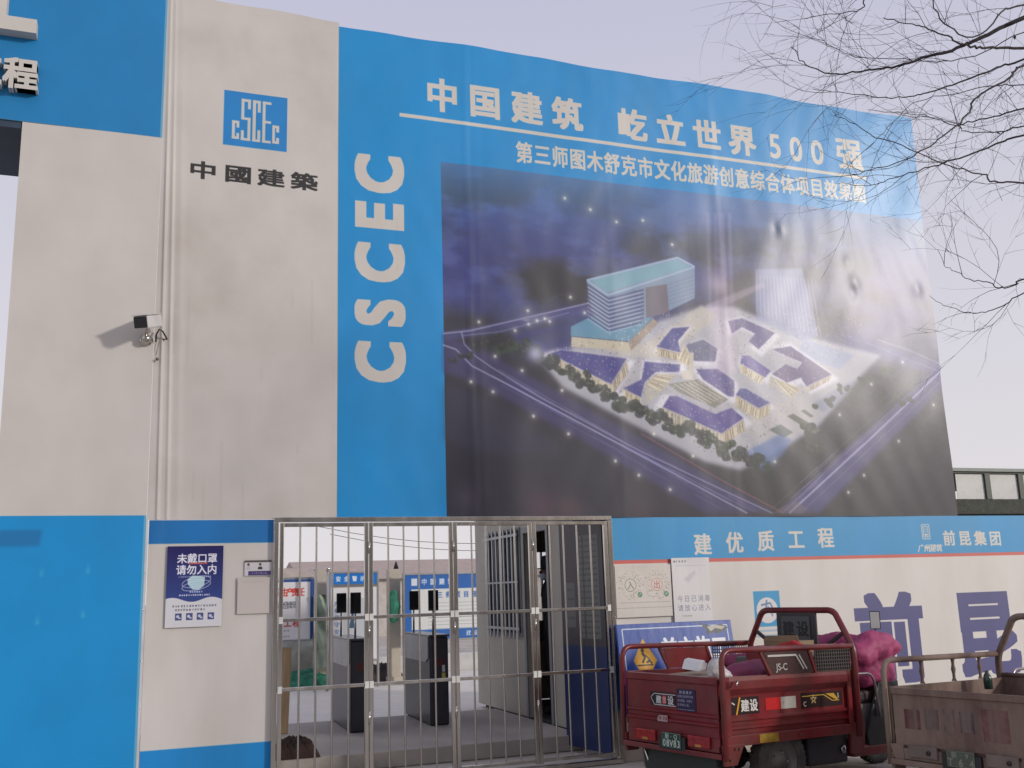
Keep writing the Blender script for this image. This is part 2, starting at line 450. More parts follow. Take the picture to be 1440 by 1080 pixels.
def draw_banner():
    A = Art(WX0, WX1, WZ0, WZ1, 230, BLUE)
    A.rect(WX0, WZ0, 1.622, WZ1, CREAM)
    # --- aerial night view of the building project
    PX0, PZ1 = 2.604, 5.60
    c0, r1 = int((PX0 - WX0) * A.ppm), int((PZ1 - WZ0) * A.ppm)
    h, w = r1, A.w - c0
    zz = np.linspace(0, 1, h)[:, None]; xx = np.linspace(0, 1, w)[None]
    n1 = value_noise(h, w, 240, 6, 3, 1.7); n2 = value_noise(h, w, 130, 6, 5, 2.4); n3 = value_noise(h, w, 40, 4, 8, 2)
    def C(*c): return np.array(c, np.float32) / 255
    base = C(30, 28, 40) * np.ones((h, w, 1), np.float32)
    base = base * (1 - np.clip((n1 - .45) * 4, 0, 1)[..., None] * .5) + C(44, 45, 38) * (np.clip((n1 - .45) * 4, 0, 1)[..., None] * .5)
    cl = np.clip((zz - .42) / .2, 0, 1) * np.clip((n2 - .40) * 7, 0, 1)
    base = base * (1 - cl[..., None] * .85) + C(44, 50, 116) * cl[..., None] * .85
    cl2 = np.clip((zz - .5) / .2, 0, 1) * np.clip((n3 - .48) * 5, 0, 1)
    base = base * (1 - cl2[..., None] * .5) + C(80, 96, 160) * cl2[..., None] * .5
    top = np.clip((zz - .72) / .28, 0, 1) ** 1.4 * np.ones((1, w))
    base = base * (1 - top[..., None] * .8) + C(58, 112, 170) * top[..., None] * .85
    glow_r = np.exp(-(((xx - .83) / .25) ** 2 + ((zz - .72) / .26) ** 2)) * (0.35 + 0.9 * n2)      # pale bloom painted in: printed light plus some of the vinyl's sheen
    base = base * (1 - glow_r[..., None] * .7) + C(140, 120, 146) * glow_r[..., None] * .7
    A.im[:r1, c0:] = base
    k = P2
    IND, WH, PLAZA, ROOF, WARM, GRN = (70, 66, 140), (190, 190, 224), (196, 196, 204), (54, 54, 128), (198, 188, 160), (34, 46, 34)
    # roads
    A.soft(k([(622, 468), (700, 455), (835, 425), (835, 437), (700, 470), (622, 480)]), (64, 66, 128), .6, 5)
    A.soft(k([(622, 470), (690, 500), (1000, 672), (1090, 722), (990, 722), (800, 610), (660, 535), (622, 525)]), (60, 54, 112), .6, 8)
    A.soft(k([(1090, 722), (1326, 510), (1330, 540), (1150, 722)]), (84, 80, 142), .65, 8)
    A.soft(k([(1190, 470), (1323, 512), (1326, 530), (1180, 490)]), (84, 80, 140), .6, 6)
    A.soft(k([(690, 488), (760, 470), (800, 462), (800, 475), (700, 500)]), (44, 66, 40), .7, 3)
    A.soft(k([(625, 540), (690, 560), (800, 640), (700, 640), (625, 620)]), (44, 44, 66), .5, 14)
    for pts, wd, al in [([(622, 470), (660, 466), (720, 452), (835, 425)], .022, .8), ([(650, 473), (705, 467), (800, 440)], .012, .6),
                        ([(622, 486), (640, 492), (662, 515), (720, 545), (860, 620), (1000, 695), (1050, 722)], .022, .85),
                        ([(648, 468), (652, 485), (668, 502), (690, 517), (760, 560), (900, 635), (1085, 722)], .02, .75),
                        ([(690, 528), (800, 588), (930, 655), (1060, 720)], .01, .5), ([(700, 520), (860, 612)], .010, .5),
                        ([(1108, 722), (1225, 615), (1325, 519)], .03, .9), ([(1098, 722), (1205, 620), (1315, 520)], .010, .5),
                        ([(1130, 716), (1250, 605), (1325, 533)], .010, .45), ([(1085, 715), (1190, 620), (1300, 525)], .008, .4),
                        ([(1232, 478), (1280, 494), (1322, 513)], .02, .6), ([(1215, 482), (1315, 521)], .012, .5)]:
        A.line(k(pts), wd * .7, WH, al * .75)
    A.line(k([(900, 610), (1000, 668), (1100, 722)]), .014, (190, 90, 110), .5)
    for i in range(34):
        t = random.random(); x, y = 690 + t * 340, 530 + t * 182 + random.uniform(-14, 14)
        A.line(k([(x, y), (x + 40, y + 21.5)]), .006, (150, 150, 220), .35)
    for i in range(30):
        t = random.random(); x, y = 1110 + t * 200, 705 - t * 178 + random.uniform(-16, 14)
        A.line(k([(x, y), (x + 26, y - 23)]), .006, (170, 165, 225), .35)
    # lit squares and lanes between the buildings
    A.soft(k([(752, 500), (800, 486), (880, 488), (925, 452), (985, 432), (1030, 432), (1120, 470), (1238, 500), (1200, 540), (1150, 600), (1085, 640),
              (1040, 662), (990, 650), (890, 598), (790, 545)]), PLAZA, .85, 8)
    A.soft(k([(815, 480), (905, 485), (985, 430), (1010, 445), (930, 505), (870, 500)]), (196, 188, 170), .7, 5)
    A.soft(k([(1040, 600), (1125, 545), (1160, 580), (1080, 640)]), (186, 182, 178), .6, 8)
    A.soft(k([(715, 470), (812, 455), (800, 500), (745, 500)]), (40, 42, 110), .7, 8)
    # building A: slab tower over a podium
    A.poly(k([(802, 460), (832, 445), (918, 447), (883, 481), (802, 473)]), (84, 138, 168))
    A.poly(k([(803, 474), (883, 482), (886, 494), (802, 488)]), WARM)
    A.poly(k([(883, 481), (918, 448), (925, 455), (886, 494)]), (150, 132, 116))
    A.poly(k([(824, 395), (952, 363), (976, 376), (976, 420), (935, 440), (856, 465), (831, 440)]), (120, 142, 168))
    A.poly(k([(854, 416), (892, 407), (905, 440), (856, 465)]), (106, 128, 162))
    A.poly(k([(907, 405), (937, 400), (940, 440), (908, 448)]), (92, 76, 84), .8)
    A.poly(k([(830, 395), (950, 366), (970, 376), (852, 412)]), (110, 160, 178))
    A.line(k([(824, 395), (952, 363), (976, 376), (854, 416), (824, 395)]), .022, (150, 175, 205))
    for i in range(9):
        o = 4 + i * 5.6
        A.line(k([(825, 397 + o), (855, 417 + o), (905, 404 + o)]), .020, (58, 62, 108), .85)
        A.line(k([(825, 400 + o), (855, 420 + o), (900, 408 + o)]), .010, (196, 208, 224), .6)
        if i < 6: A.line(k([(938, 397 + o), (976, 385 + o)]), .010, (90, 100, 140), .5)
    # the second, pale tower
    A.soft(k([(1060, 380), (1126, 378), (1150, 474), (1126, 480), (1062, 450)]), (130, 136, 176), .85, 4)
    for i in range(17):
        x = 1062 + i * 4.8
        A.line(k([(x, 388 + i * .3), (x + i * .9, 440 + i * 2.2)]), .009, (206, 206, 226), .5)
    A.soft(k([(1130, 478), (1200, 500), (1180, 520), (1120, 498)]), (128, 146, 190), .6, 4)
    def blk(roof, faces=(), col=ROOF):
        mx, mz = sum(p[0] for p in roof) / len(roof), sum(p[1] for p in roof) / len(roof)
        A.soft([(mx + (x - mx) * 1.22, mz + (z - mz) * 1.3 - .03) for x, z in roof], (236, 236, 244), .85, 7)
        for f, c in faces:
            A.poly(f, c)
            lo_, hi_ = f[0], f[1]
            for t in np.linspace(.04, .96, 22):      # lit windows along the front
                x = f[0][0] + (f[1][0] - f[0][0]) * t; z = f[0][1] + (f[1][1] - f[0][1]) * t
                x2 = f[3][0] + (f[2][0] - f[3][0]) * t; z2 = f[3][1] + (f[2][1] - f[3][1]) * t
                A.line([(x + (x2 - x) * .15, z + (z2 - z) * .15), (x + (x2 - x) * .9, z + (z2 - z) * .9)], .009, [(250, 236, 190), (96, 84, 76), (214, 196, 150)][int(t * 97) % 3], .7)
        A.poly(roof, col)
        for t in (.3, .6): A.line([(roof[0][0] * (1 - t) + roof[-1][0] * t, roof[0][1] * (1 - t) + roof[-1][1] * t), (roof[1][0] * (1 - t) + roof[-2][0] * t, roof[1][1] * (1 - t) + roof[-2][1] * t)], .006, (96, 90, 160), .5); A.line(roof + roof[:1], .008, (140, 132, 170), .6)
    q6 = lambda pts: k(pts, 700, 380, 4.8)
    q7 = lambda pts: k(pts, 900, 430, 4.235)
    blk(q6([(345, 565), (430, 540), (865, 600), (760, 772)]), [(q6([(345, 570), (760, 775), (765, 855), (350, 650)]), WARM), (q6([(760, 772), (865, 610), (880, 690), (765, 855)]), (160, 150, 140))])
    blk(q6([(985, 620), (1225, 640), (1220, 690), (1060, 690), (985, 760), (960, 860), (840, 800), (965, 740)]),
        [(q6([(840, 800), (960, 862), (960, 930), (845, 860)]), WARM), (q6([(985, 765), (1060, 700), (1200, 712), (1100, 830), (985, 910)]), (176, 172, 158))])
    blk(q6([(1070, 520), (1170, 395), (1290, 385), (1210, 480), (1230, 560)]), [(q6([(1070, 525), (1230, 565), (1230, 620), (1075, 580)]), (160, 146, 120))])
    blk(q7([(270, 235), (370, 205), (455, 260), (440, 335), (310, 330)]), [(q7([(260, 230), (310, 330), (300, 370), (215, 330)]), WARM)], (98, 100, 128))
    blk(q7([(520, 95), (600, 78), (795, 165), (700, 262), (640, 215), (680, 170), (600, 130), (540, 170)]), [], (82, 72, 124))
    blk(q7([(330, 380), (460, 380), (555, 450), (555, 545), (520, 540), (370, 440)]), [], (92, 84, 140))
    blk(q7([(600, 300), (640, 298), (772, 390), (738, 430), (590, 345)]), [(q7([(585, 345), (738, 432), (712, 472), (590, 400)]), WARM)], (76, 60, 140))
    blk(q7([(780, 262), (890, 245), (1135, 412), (985, 482), (950, 430), (870, 460), (780, 410), (860, 350), (930, 380), (960, 340), (860, 300)]),
        [(q7([(985, 485), (1135, 415), (1120, 450), (990, 520)]), (180, 168, 160)), (q7([(770, 420), (870, 465), (960, 500), (900, 560), (760, 470)]), (186, 180, 168))], (88, 72, 116))
    blk(q7([(590, 495), (622, 495), (770, 580), (700, 612), (565, 532)]), [(q7([(565, 535), (700, 615), (690, 680), (560, 600)]), (178, 168, 140)), (q7([(700, 612), (770, 582), (765, 650), (690, 685)]), (168, 162, 150))])
    A.poly(q7([(160, 470), (340, 440), (520, 560), (440, 610), (230, 520)]), (120, 118, 106))
    for i in range(6):
        A.line(q7([(200 + i * 28, 470 - i * 4), (400 + i * 20, 590 - i * 9)]), .012, (206, 202, 186), .8)
    A.poly(q7([(290, 280), (315, 280), (312, 440), (250, 440), (250, 390), (290, 385)]), (202, 194, 178))
    blk(q7([(170, 540), (215, 540), (440, 645), (540, 610), (612, 672), (480, 762), (130, 605)]),
        [(q7([(125, 600), (480, 765), (480, 835), (130, 690)]), (190, 184, 160)), (q7([(480, 762), (612, 680), (625, 745), (485, 835)]), (172, 160, 140))], (64, 52, 130))
    for i in range(15):
        t = i / 15
        A.line(q7([(135 + 345 * t, 615 + 150 * t), (137 + 345 * t, 685 + 148 * t)]), .012, (110, 96, 84), .7)
    A.poly(q7([(870, 660), (905, 645), (1075, 740), (1035, 765)]), (84, 84, 76))
    A.poly(q7([(950, 628), (975, 620), (1030, 660), (1010, 668)]), (90, 88, 84))
    A.poly(q7([(760, 740), (830, 708), (905, 755), (850, 790)]), (96, 104, 104))
    A.soft(q7([(600, 890), (700, 830), (820, 770), (900, 800), (850, 880), (740, 985)]), (88, 112, 166), .8, 7)
    A.soft(q7([(1020, 590), (1190, 480), (1290, 440), (1200, 560), (1090, 640)]), (110, 118, 150), .6, 6)
    # trees as dark rounded tufts
    for (xa, ya, xb, yb, cnt, r) in [(742, 490, 860, 560, 22, .075), (860, 560, 1080, 655, 34, .085), (1130, 600, 1150, 640, 9, .07), (700, 480, 760, 500, 12, .05),
                                     (1150, 570, 1260, 510, 16, .05), (640, 500, 700, 475, 8, .05), (1200, 560, 1290, 560, 8, .06)]:
        for i in range(cnt):
            t = i / cnt
            x, y = xa + (xb - xa) * t + random.uniform(-6, 6), ya + (yb - ya) * t + random.uniform(-7, 9)
            (cx, cz), = k([(x, y)])
            c = random.choice([(32, 36, 32), (26, 30, 32), (42, 50, 38)])
            for _ in range(5):
                A.disc(cx + random.uniform(-r, r) * .5, cz + random.uniform(-r, r) * .4, r * random.uniform(.35, .65), c, .8, 9, .8)
            A.disc(cx - r * .2, cz + r * .25, r * .3, (70, 80, 66), .5, 8)
    # people, windows, sparkle
    sp = np.random.default_rng(11)
    for i in range(5200):
        x, y = sp.uniform(755, 1215), sp.uniform(440, 655)
        # inside the lit precinct?
        if y > 500 + (x - 755) * .58 or y > 655 - (x - 1040) * 1.1 and x > 1040 or y < 500 - (x - 755) * .33 and x < 960: continue
        (cx, cz), = k([(x, y)])
        c = [(226, 216, 190), (44, 40, 44), (190, 170, 130), (246, 240, 226)][sp.integers(4)]
        s_ = sp.uniform(.004, .011)
        A.rect(cx, cz, cx + s_, cz + s_ * sp.uniform(.6, 1.8), c, .65)
    # floodlight beams
    for x, w_, al in [(1018, 8, .28), (1010, 4, .3), (1030, 4, .3), (1000, 3, .25)]:
        A.soft(k([(x - w_ * .4 - 6, 300), (x + w_ * .6 - 6, 300), (x + w_, 525), (x - w_, 525)]), (206, 180, 214), al, 5)
    A.soft(k([(990, 430), (1070, 398), (1075, 404), (1000, 440)]), (206, 186, 214), .4, 4)
    A.glow(*k([(1010, 402)])[0], .12, (224, 206, 224), .55)
    A.glow(*k([(752, 498)])[0], .09, (190, 190, 220), .9)
    for i in range(26):
        t = math.pi * (i + .5) / 26
        A.line(k([(738, 452), (738 - 34 * math.cos(t), 452 - 30 * math.sin(t))]), .006, (130, 128, 160), .4)
    for (x, y) in [(793, 280), (829, 296), (866, 313), (903, 311), (944, 345), (672, 454), (741, 438), (801, 419), (821, 441), (772, 453), (723, 466), (695, 502), (733, 522),
                   (661, 538), (692, 552), (749, 586), (798, 611), (789, 550), (918, 611), (973, 642), (864, 649), (897, 669), (941, 689), (1268, 510), (1224, 541),
                   (1311, 570), (1179, 584), (1088, 650), (1262, 621), (1213, 669), (1191, 693), (754, 452), (765, 449), (742, 457)]:
        (cx, cz), = k([(x, y)]); A.glow(cx, cz, .045, (210, 206, 190), .3); A.glow(cx, cz, .014, (255, 255, 240), .95)
    for (x, y, r, c) in [(655, 700, 20, (66, 56, 70)), (760, 712, 26, (84, 54, 62)), (800, 716, 20, (90, 60, 60)), (900, 714, 26, (70, 54, 60))]:
        A.glow(*k([(x, y)])[0], r / 160, c, .6)
    A.poly(k([(1085, 722), (1100, 712), (1118, 706), (1134, 716), (1128, 722)]), (110, 96, 96), .5)
    # the enlarged picture is slightly out of focus and misty in print
    pic = A.im[:r1, c0:]; soft_ = np.stack([blur2(pic[..., i], 3) for i in range(3)], -1); wide = np.stack([blur2(pic[..., i], 26) for i in range(3)], -1)
    pic = pic * .45 + soft_ * .55; pic = 1 - (1 - pic) * (1 - wide * .22)
    mist = value_noise(h, w, 120, 5, 77, 2)[..., None]
    pic = pic * (1 - .10 * mist) + C(120, 134, 180) * .10 * mist
    A.im[:r1, c0:] = pic
    # bottom and left soft seam of the printed picture
    A.im[:r1, c0:] = A.im[:r1, c0:] * (1 - .04 * rng.random((r1, A.w - c0, 1)).astype(np.float32))
    # --- lettering
    T = CREAM_W
    for ch, x in zip("中国建筑", (2.63, 3.069, 3.514, 3.957)): A.char(ch, x, 6.288, .34, .36, T, .040)
    for ch, x in zip("屹立世界", (4.692, 5.145, 5.585, 6.022)): A.char(ch, x, 6.272, .35, .36, T, .040)
    for ch, x in zip("500", (6.441, 6.721, 7.006)): A.char(ch, x, 6.262, .34, .40, T, .022)
    A.char("强", 7.448, 6.30, .37, .40, T, .032)
    A.rect(2.203, 6.006, 7.65, 6.045, T)
    A.row("第三师图木舒克市文化旅游创意综合体项目效果图", 3.468, 7.53, 5.80, .185, .235, T, .032, zb=5.836)
    # CSCEC reading upwards
    for ch, zc, hgt in [("C", 3.60, 0), ("S", 4.06, 0), ("C", 4.535, 0), ("E", 4.99, 0), ("C", 5.40, 0)]:
        sc = 1.0 if ch != "E" else .98
        A.char(ch, 2.002, zc, .54, .60, T, .048, rot=math.pi / 2)
    # --- blue square logo
    lx0, lx1, lz0, lz1 = .592, 1.150, 5.51, 6.04
    A.rect(lx0, lz0, lx1, lz1, (20, 128, 198))
    def L(u0, v0, u1, v1): A.rect(lx0 + u0 * (lx1 - lx0), lz0 + v0 * (lz1 - lz0), lx0 + u1 * (lx1 - lx0), lz0 + v1 * (lz1 - lz0), T)
    t = .048
    L(.13, .13, .18, .46); L(.13, .13, .245, .175); L(.13, .415, .245, .46); L(.20, .34, .245, .46); L(.20, .13, .245, .24)      # small c
    L(.27, .83, .42, .88); L(.27, .50, .318, .88); L(.27, .50, .42, .545); L(.372, .12, .42, .545); L(.27, .12, .42, .165); L(.372, .70, .42, .88); L(.27, .12, .318, .30)   # S
    L(.45, .12, .50, .88); L(.45, .83, .575, .88); L(.45, .12, .575, .165); L(.53, .66, .575, .88); L(.53, .12, .575, .34)     # C
    L(.605, .12, .652, .88); L(.605, .83, .745, .88); L(.605, .12, .745, .165); L(.605, .48, .745, .525)                       # E
    L(.765, .13, .81, .46); L(.765, .13, .875, .175); L(.765, .415, .875, .46); L(.83, .34, .875, .46); L(.83, .13, .875, .24)
    # --- black seal-style company name: 中 國 建 築, wide and heavy
    for ch, x in zip("中國建築", (.43, .73, 1.017, 1.312)): A.char(ch, x, 5.245, .245, .17, (38, 36, 36), .028)
    cn = int((1.622 - WX0) * A.ppm)
    st_ = value_noise(A.h, cn, 90, 5, 33, 1.2) ; st2 = value_noise(A.h, cn, 200, 6, 35)
    A.im[:, :cn] *= 1 - (.05 * np.clip((st_ - .5) * 3, 0, 1) + .05 * np.clip((st2 - .5) * 3, 0, 1))[..., None] * np.array((.8, .95, 1.15), np.float32)
    for i in range(60):
        x = rng.uniform(WX0, WX1); z = rng.uniform(WZ0, WZ1); l_ = rng.uniform(.1, .7)
        A.soft([(x, z), (x + .012, z), (x + .016, z - l_), (x + .002, z - l_)], (120, 112, 104), .10 if x < 1.6 else .05, 3)
    A.im[:, :] *= 1 - .05 * (value_noise(A.h, A.w, 300, 5, 21)[..., None] - .5)
    return A.image("banner_print")

BANNER = draw_banner()

def folds(x, z, full=True):
    """how far the loose vinyl stands off the wall (towards the camera), metres"""
    g_ = lambda c, s: np.exp(-((x - c) / s) ** 2)
    lean = (6.8 - z) * .012
    d = .016 * g_(.108 + lean, .012) + .010 * g_(.15 + lean * 1.6, .014) + .004 * g_(.21 + lean * 2, .03)
    d = d * (.35 + .65 * np.clip((6.2 - z) / 1.2, 0, 1))
    d += .0035 * g_(2.865 + .01 * np.sin(z * 3), .022) + .0015 * g_(2.96, .03) + .0016 * g_(5.63, .04) + .0007 * g_(4.37, .03)
    d += .007 * np.sin(x * 1.9 + 1.1 * np.sin(z * .9)) * np.sin(z * .8 + .6) + .0035 * np.sin(x * 5.1 + 2.2 * np.sin(z * 1.7)) * np.cos(z * 1.3 + x)
    d += .0012 * np.sin(x * 17 + 3 * np.sin(z * 2.1 + x)) * np.sin(z * 5 + 2 * np.sin(x * 2.3))
    for cx, cz, r, a in [(6.36, 5.27, .05, -.005), (6.41, 5.30, .05, .005), (7.33, 4.75, .07, .006), (7.30, 4.66, .06, -.006), (7.26, 5.0, .05, .004), (8.2, 4.75, .06, .004)]:
        d += a * np.exp(-(((x - cx) / r) ** 2 + ((z - cz) / (r * 1.5)) ** 2))
    return d

def sheet(x0, x1, z0, z1, step, y, fn, th=0.012, cols=None):
    xs = cols if cols is not None else np.linspace(x0, x1, max(2, int((x1 - x0) / step) + 1)); zs = np.linspace(z0, z1, max(2, int((z1 - z0) / step) + 1))
    X, Z = np.meshgrid(xs, zs); D = fn(X, Z)
    mb = MB(); h, w = X.shape
    if z1 > 6.8 and z1 < 7: Z = Z + (Z - z0) / (z1 - z0) * (.010 * np.sin(X * 2.3 + .5) + .005 * np.sin(X * 7.1)) ; X = X + (np.clip((X - 8.0) / .4, 0, 1)) * .008 * np.sin(Z * 3.1)
    mb.v = [tuple(p) for p in np.stack([X, y - D, Z], -1).reshape(-1, 3)]
    n0 = len(mb.v)
    idx = np.arange(h * w).reshape(h, w)
    a, b, c, d = idx[:-1, :-1].ravel(), idx[:-1, 1:].ravel(), idx[1:, 1:].ravel(), idx[1:, :-1].ravel()
    mb.f = [tuple(q) for q in np.stack([a, b, c, d], 1).tolist()]; mb.sm = [True] * len(mb.f)
    # returned rim so the vinyl has an edge
    rim = list(idx[0]) + list(idx[1:, -1]) + list(idx[-1, -2::-1]) + list(idx[-2:0:-1, 0])
    o = len(mb.v)
    n = len(rim)
    for i in rim: mb.v.append(mb.v[i])
    for i in rim: v = mb.v[i]; mb.v.append((v[0], y + th, v[2]))
    for i in range(n): mb.f.append((o + i, o + n + i, o + n + (i + 1) % n, o + (i + 1) % n)); mb.sm.append(False)
    return mb

tower = thing("banner_wall", "tall blue and cream vinyl-clad wall with a big aerial night picture", "wall", (4.2, 0, 0))
def rel(mb, p):
    ox, oy, oz = p.location
    mb.v = [(x - ox, y - oy, z - oz) for x, y, z in mb.v]; return mb
VINYL = M_print("banner_vinyl", BANNER, rough=0.55, bump=0.055, bscale=2.0, coat=0.54, coat_rough=0.31, dirt=0.05, stretch=(1, 1, 0.6), spec=0.25)
VINYL_M = M_print("banner_vinyl_matt", BANNER, rough=0.6, bump=0.10, bscale=2.0, dirt=0.045, stretch=(1, 1, .8))
loc = lambda a: (0, 2, WX0 - 4.2, WX1 - 4.2, WZ0, WZ1)
cols = np.concatenate([np.linspace(WX0, .42, 68), np.linspace(.42, 1.62, 40)[1:]])
obj("column_cladding", rel(sheet(WX0, 1.62, WZ0, WZ1 + .04, .07, -.02, folds, cols=cols), tower), VINYL_M, tower, uv=loc(0))
obj("picture_banner", rel(sheet(1.622, WX1, WZ0, WZ1, .03, -.02, folds), tower), VINYL, tower, uv=loc(0))
backing = M("grey_board_backing", (0.25, 0.25, 0.26), 0.8)
obj("wall_core", rel(MB().box(.10, 8.37, 0.0, .14, 2.215, 6.84), tower), backing, tower)
# lower part left of the gate: blue band, cream, blue foot
Aside = Art(.1, 1.09, 0, 2.2, 220, (208, 203, 197))
Aside.rect(.1, 2.006, 1.09, 2.2, (4, 114, 184)); Aside.rect(.1, 0, 1.09, .425, (6, 134, 204))
obj("entrance_side_panel", rel(sheet(.105, 1.088, 0.005, 2.196, .05, -.02, lambda x, z: .010 * np.exp(-((x - .16 - (2.2 - z) * .03) / .018) ** 2) * np.clip((z - 1.6) / .5, 0, 1) + .002 * np.sin(x * 6 + z * 2)), tower),
    M_print("side_vinyl", Aside.image("side_print"), rough=.6, dirt=.08), tower, uv=(0, 2, .1 - 4.2, 1.09 - 4.2, 0, 2.2))
obj("side_panel_core", rel(MB().box(.11, 1.075, 0, .14, 0, 2.19), tower), backing, tower)
obj("edge_trim", rel(MB().box(.072, .100, -.034, .0, 0, 2.2), tower), M("pale_trim", (.60, .58, .60), .45), tower)
for i, zc in enumerate((1.78, 1.49, 1.10, .74)):
    obj("screw", rel(MB().lathe([(0, -.004), (.006, -.003), (.007, 0)], (.086, -.034, zc), 'y', 8), tower), STEEL, tower)

# ================================================================== gateway on the left: pillar, beam, raised letters
gw = thing("entrance_gateway", "blue and cream gateway pillar and beam with raised cream letters at the left edge", "gateway", (-.5, 0, 0))
Ap = Art(-1.02, .07, 0, 8.0, 150, CREAM)
Ap.rect(-1.02, 0, .07, 2.235, (0, 142, 208)); Ap.rect(-1.02, 5.5, .07, 8, (10, 126, 188))
Ap.soft([(-1.02, 2.0), (-.69, 2.0), (-.67, 2.13), (-1.02, 2.13)], (16, 100, 158), .6, 3)
for x, z in [(-.67, 1.82), (-.34, 1.84), (-.36, 1.50), (-.68, 1.46)]: Ap.soft([(x, z - .05), (x + .02, z - .05), (x + .012, z + .03)], (150, 190, 220), .6, 2)
P_MAT = M_print("pillar_vinyl", Ap.image("pillar_print"), rough=.55, bump=.12, bscale=1.6, dirt=.05, stretch=(1, 1, .8))
obj("pillar", rel(sheet(-1.018, .082, 0.0, 5.497, .09, -.035, lambda x, z: .005 * np.sin(x * 3 + z * .9) * np.sin(z * .7) + .0015 * np.sin(z * 4 + x * 5), th=1.1), gw), P_MAT, gw, uv=(0, 2, -1.02 + .5, .07 + .5, 0, 8))
BLUE_M = M("gateway_blue_vinyl", srgb((28, 126, 188)), .5, var=.05, scale=.8, bump=.05, bscale=3)
obj("beam", rel(MB().box(-9.0, .082, -.036, 1.06, 5.5, 8.0), gw), P_MAT, gw, uv=(0, 2, -1.02 + .5, .07 + .5, 0, 8))
obj("soffit", rel(MB().box(-9.0, -1.024, -.02, 1.05, 5.44, 5.497), gw), M("navy_soffit", (.028, .05, .085), .6), gw)
LET = M("raised_letter_cream", (.58, .55, .50), .5, var=.05)
LETS = LET
def solid_text(ch, cx, cz, w, h, y, depth, bold):
    cu = bpy.data.curves.new("lettering", 'FONT'); cu.body = ch; cu.extrude = depth / 2; cu.resolution_u = 3
    ob = bpy.data.objects.new("lettering", cu); SC.collection.objects.link(ob); bpy.context.view_layer.update()
    me = ob.to_mesh(); mb = MB()
    for k_, (ox, oz) in enumerate(((-1, -1), (1, -1), (1, 1), (-1, 1), (0, 0))):
        mb.add([(cx + (v.co.x - .5 + ox * bold) * w, y - v.co.z + k_ * .0004, cz + (v.co.y - .38 + oz * bold) * h) for v in me.vertices], [tuple(p.vertices) for p in me.polygons])
    ob.to_mesh_clear(); bpy.data.objects.remove(ob)
    return mb
q = at_y(30, 107, -.08)
obj("letter", rel(solid_text("程", q.x, q.z, .27, .29, -.085, .09, .03), gw), LET, gw)
obj("letter", rel(solid_text("工", q.x - .27, q.z, .27, .29, -.085, .09, .035), gw), LET, gw)
q0, q1 = at_y(53, 33, -.09), at_y(10, 25, -.09)
big = MB().box(q0.x - 1.0, q0.x, -.15, -.036, q0.z - .125, q0.z).box(q1.x - .16, q1.x, -.149, -.037, q0.z, q0.z + .95).box(q0.x - .95, q0.x - .05, -.148, -.038, q0.z + .952, q0.z + 1.05)
obj("letter", rel(big, gw), LET, gw)

# ================================================================== low wall to the right of the gate
low = thing("site_wall", "low cream site wall with pale blue band, red stripe and big purple characters", "wall", (7.5, 0, 0))
LX0, LX1 = 4.205, 11.0
def draw_low():
    A = Art(LX0, LX1, 0, 2.2, 220, (216, 211, 204))
    A.rect(LX0, 1.80, LX1, 2.2, (30, 144, 200)); A.rect(LX0, 1.765, LX1, 1.80, RED_BAND)
    T = (214, 206, 196)
    A.row("建优质工程", 5.194, 6.645, 1.938, .20, .215, T, .03, zb=1.985)
    A.row("前昆集团", 8.241, 8.885, 1.962, .175, .165, T, .03, zb=1.952)
    A.row("广州建筑", 7.85, 8.09, 1.86, .085, .085, T, .03, shear=.25)
    ex, ez = at_y(1300, 748).x, at_y(1300, 748).z
    for a, b in ((.05, .075), (.030, .055)):
        A.line([(ex - a, ez - b), (ex + a, ez - b), (ex + a, ez + b), (ex - a, ez + b), (ex - a, ez - b)], .009, T)
    A.ring(ex, ez + .015, .018, .008, T); A.rect(ex - .02, ez - .04, ex + .02, ez - .02, T)
    PUR = (68, 68, 124)
    A.char("前", 7.34, .955, .88, .92, PUR, .045)
    A.char("昆", 8.60, .955, .88, .92, PUR, .045)
    A.char("集", 9.87, .955, .88, .92, PUR, .045)
    # square logo with a round white field
    x0, x1, z0, z1 = 5.72, 6.025, 1.13, 1.47
    A.rect(x0, z0, x1, z1, (44, 150, 200)); cx, cz = (x0 + x1) / 2, (z0 + z1) / 2 - .015
    A.disc(cx, cz, .125, (220, 216, 214))
    A.line([(cx - .07, cz + .05), (cx + .04, cz + .07), (cx + .06, cz + .02)], .018, (96, 132, 172)); A.line([(cx, cz + .10), (cx - .015, cz), (cx - .07, cz - .07)], .018, (96, 132, 172))
    A.line([(cx + .01, cz + .04), (cx + .06, cz - .06)], .014, (96, 132, 172)); A.line([(cx - .05, cz - .03), (cx + .05, cz - .01)], .012, (96, 132, 172))
    A.rect(x0, z0 - .05, x1, z0 - .03, (150, 180, 204), .8); A.rect(x0, z0 - .10, x1 - .03, z0 - .075, (150, 180, 204), .8)
    for i in range(26):
        x = rng.uniform(LX0, LX1); z = rng.uniform(0, 1.0)
        A.soft([(x, z), (x + rng.uniform(.1, .8), z + .02), (x + .2, z + .1)], (170, 158, 144), .25, 8)
    A.soft([(LX0, 0), (LX1, 0), (LX1, .12), (LX0, .16)], (150, 136, 118), .5, 10)  # wall foot darkened: dirt that also stands in for shade
    return A.image("site_wall_print")
obj("cladding", rel(sheet(LX0, LX1, .003, 2.2, .05, -.015, lambda x, z: .0025 * np.sin(x * 2.3 + z) + .0015 * np.sin(x * 9 + 2 * np.sin(z * 2)) * (z > 0)), low),
    M_print("low_wall_vinyl", draw_low(), rough=.5, bump=.08, bscale=3, coat=.25, coat_rough=.35, dirt=.06), low, uv=(0, 2, LX0 - 7.5, LX1 - 7.5, 0, 2.2))
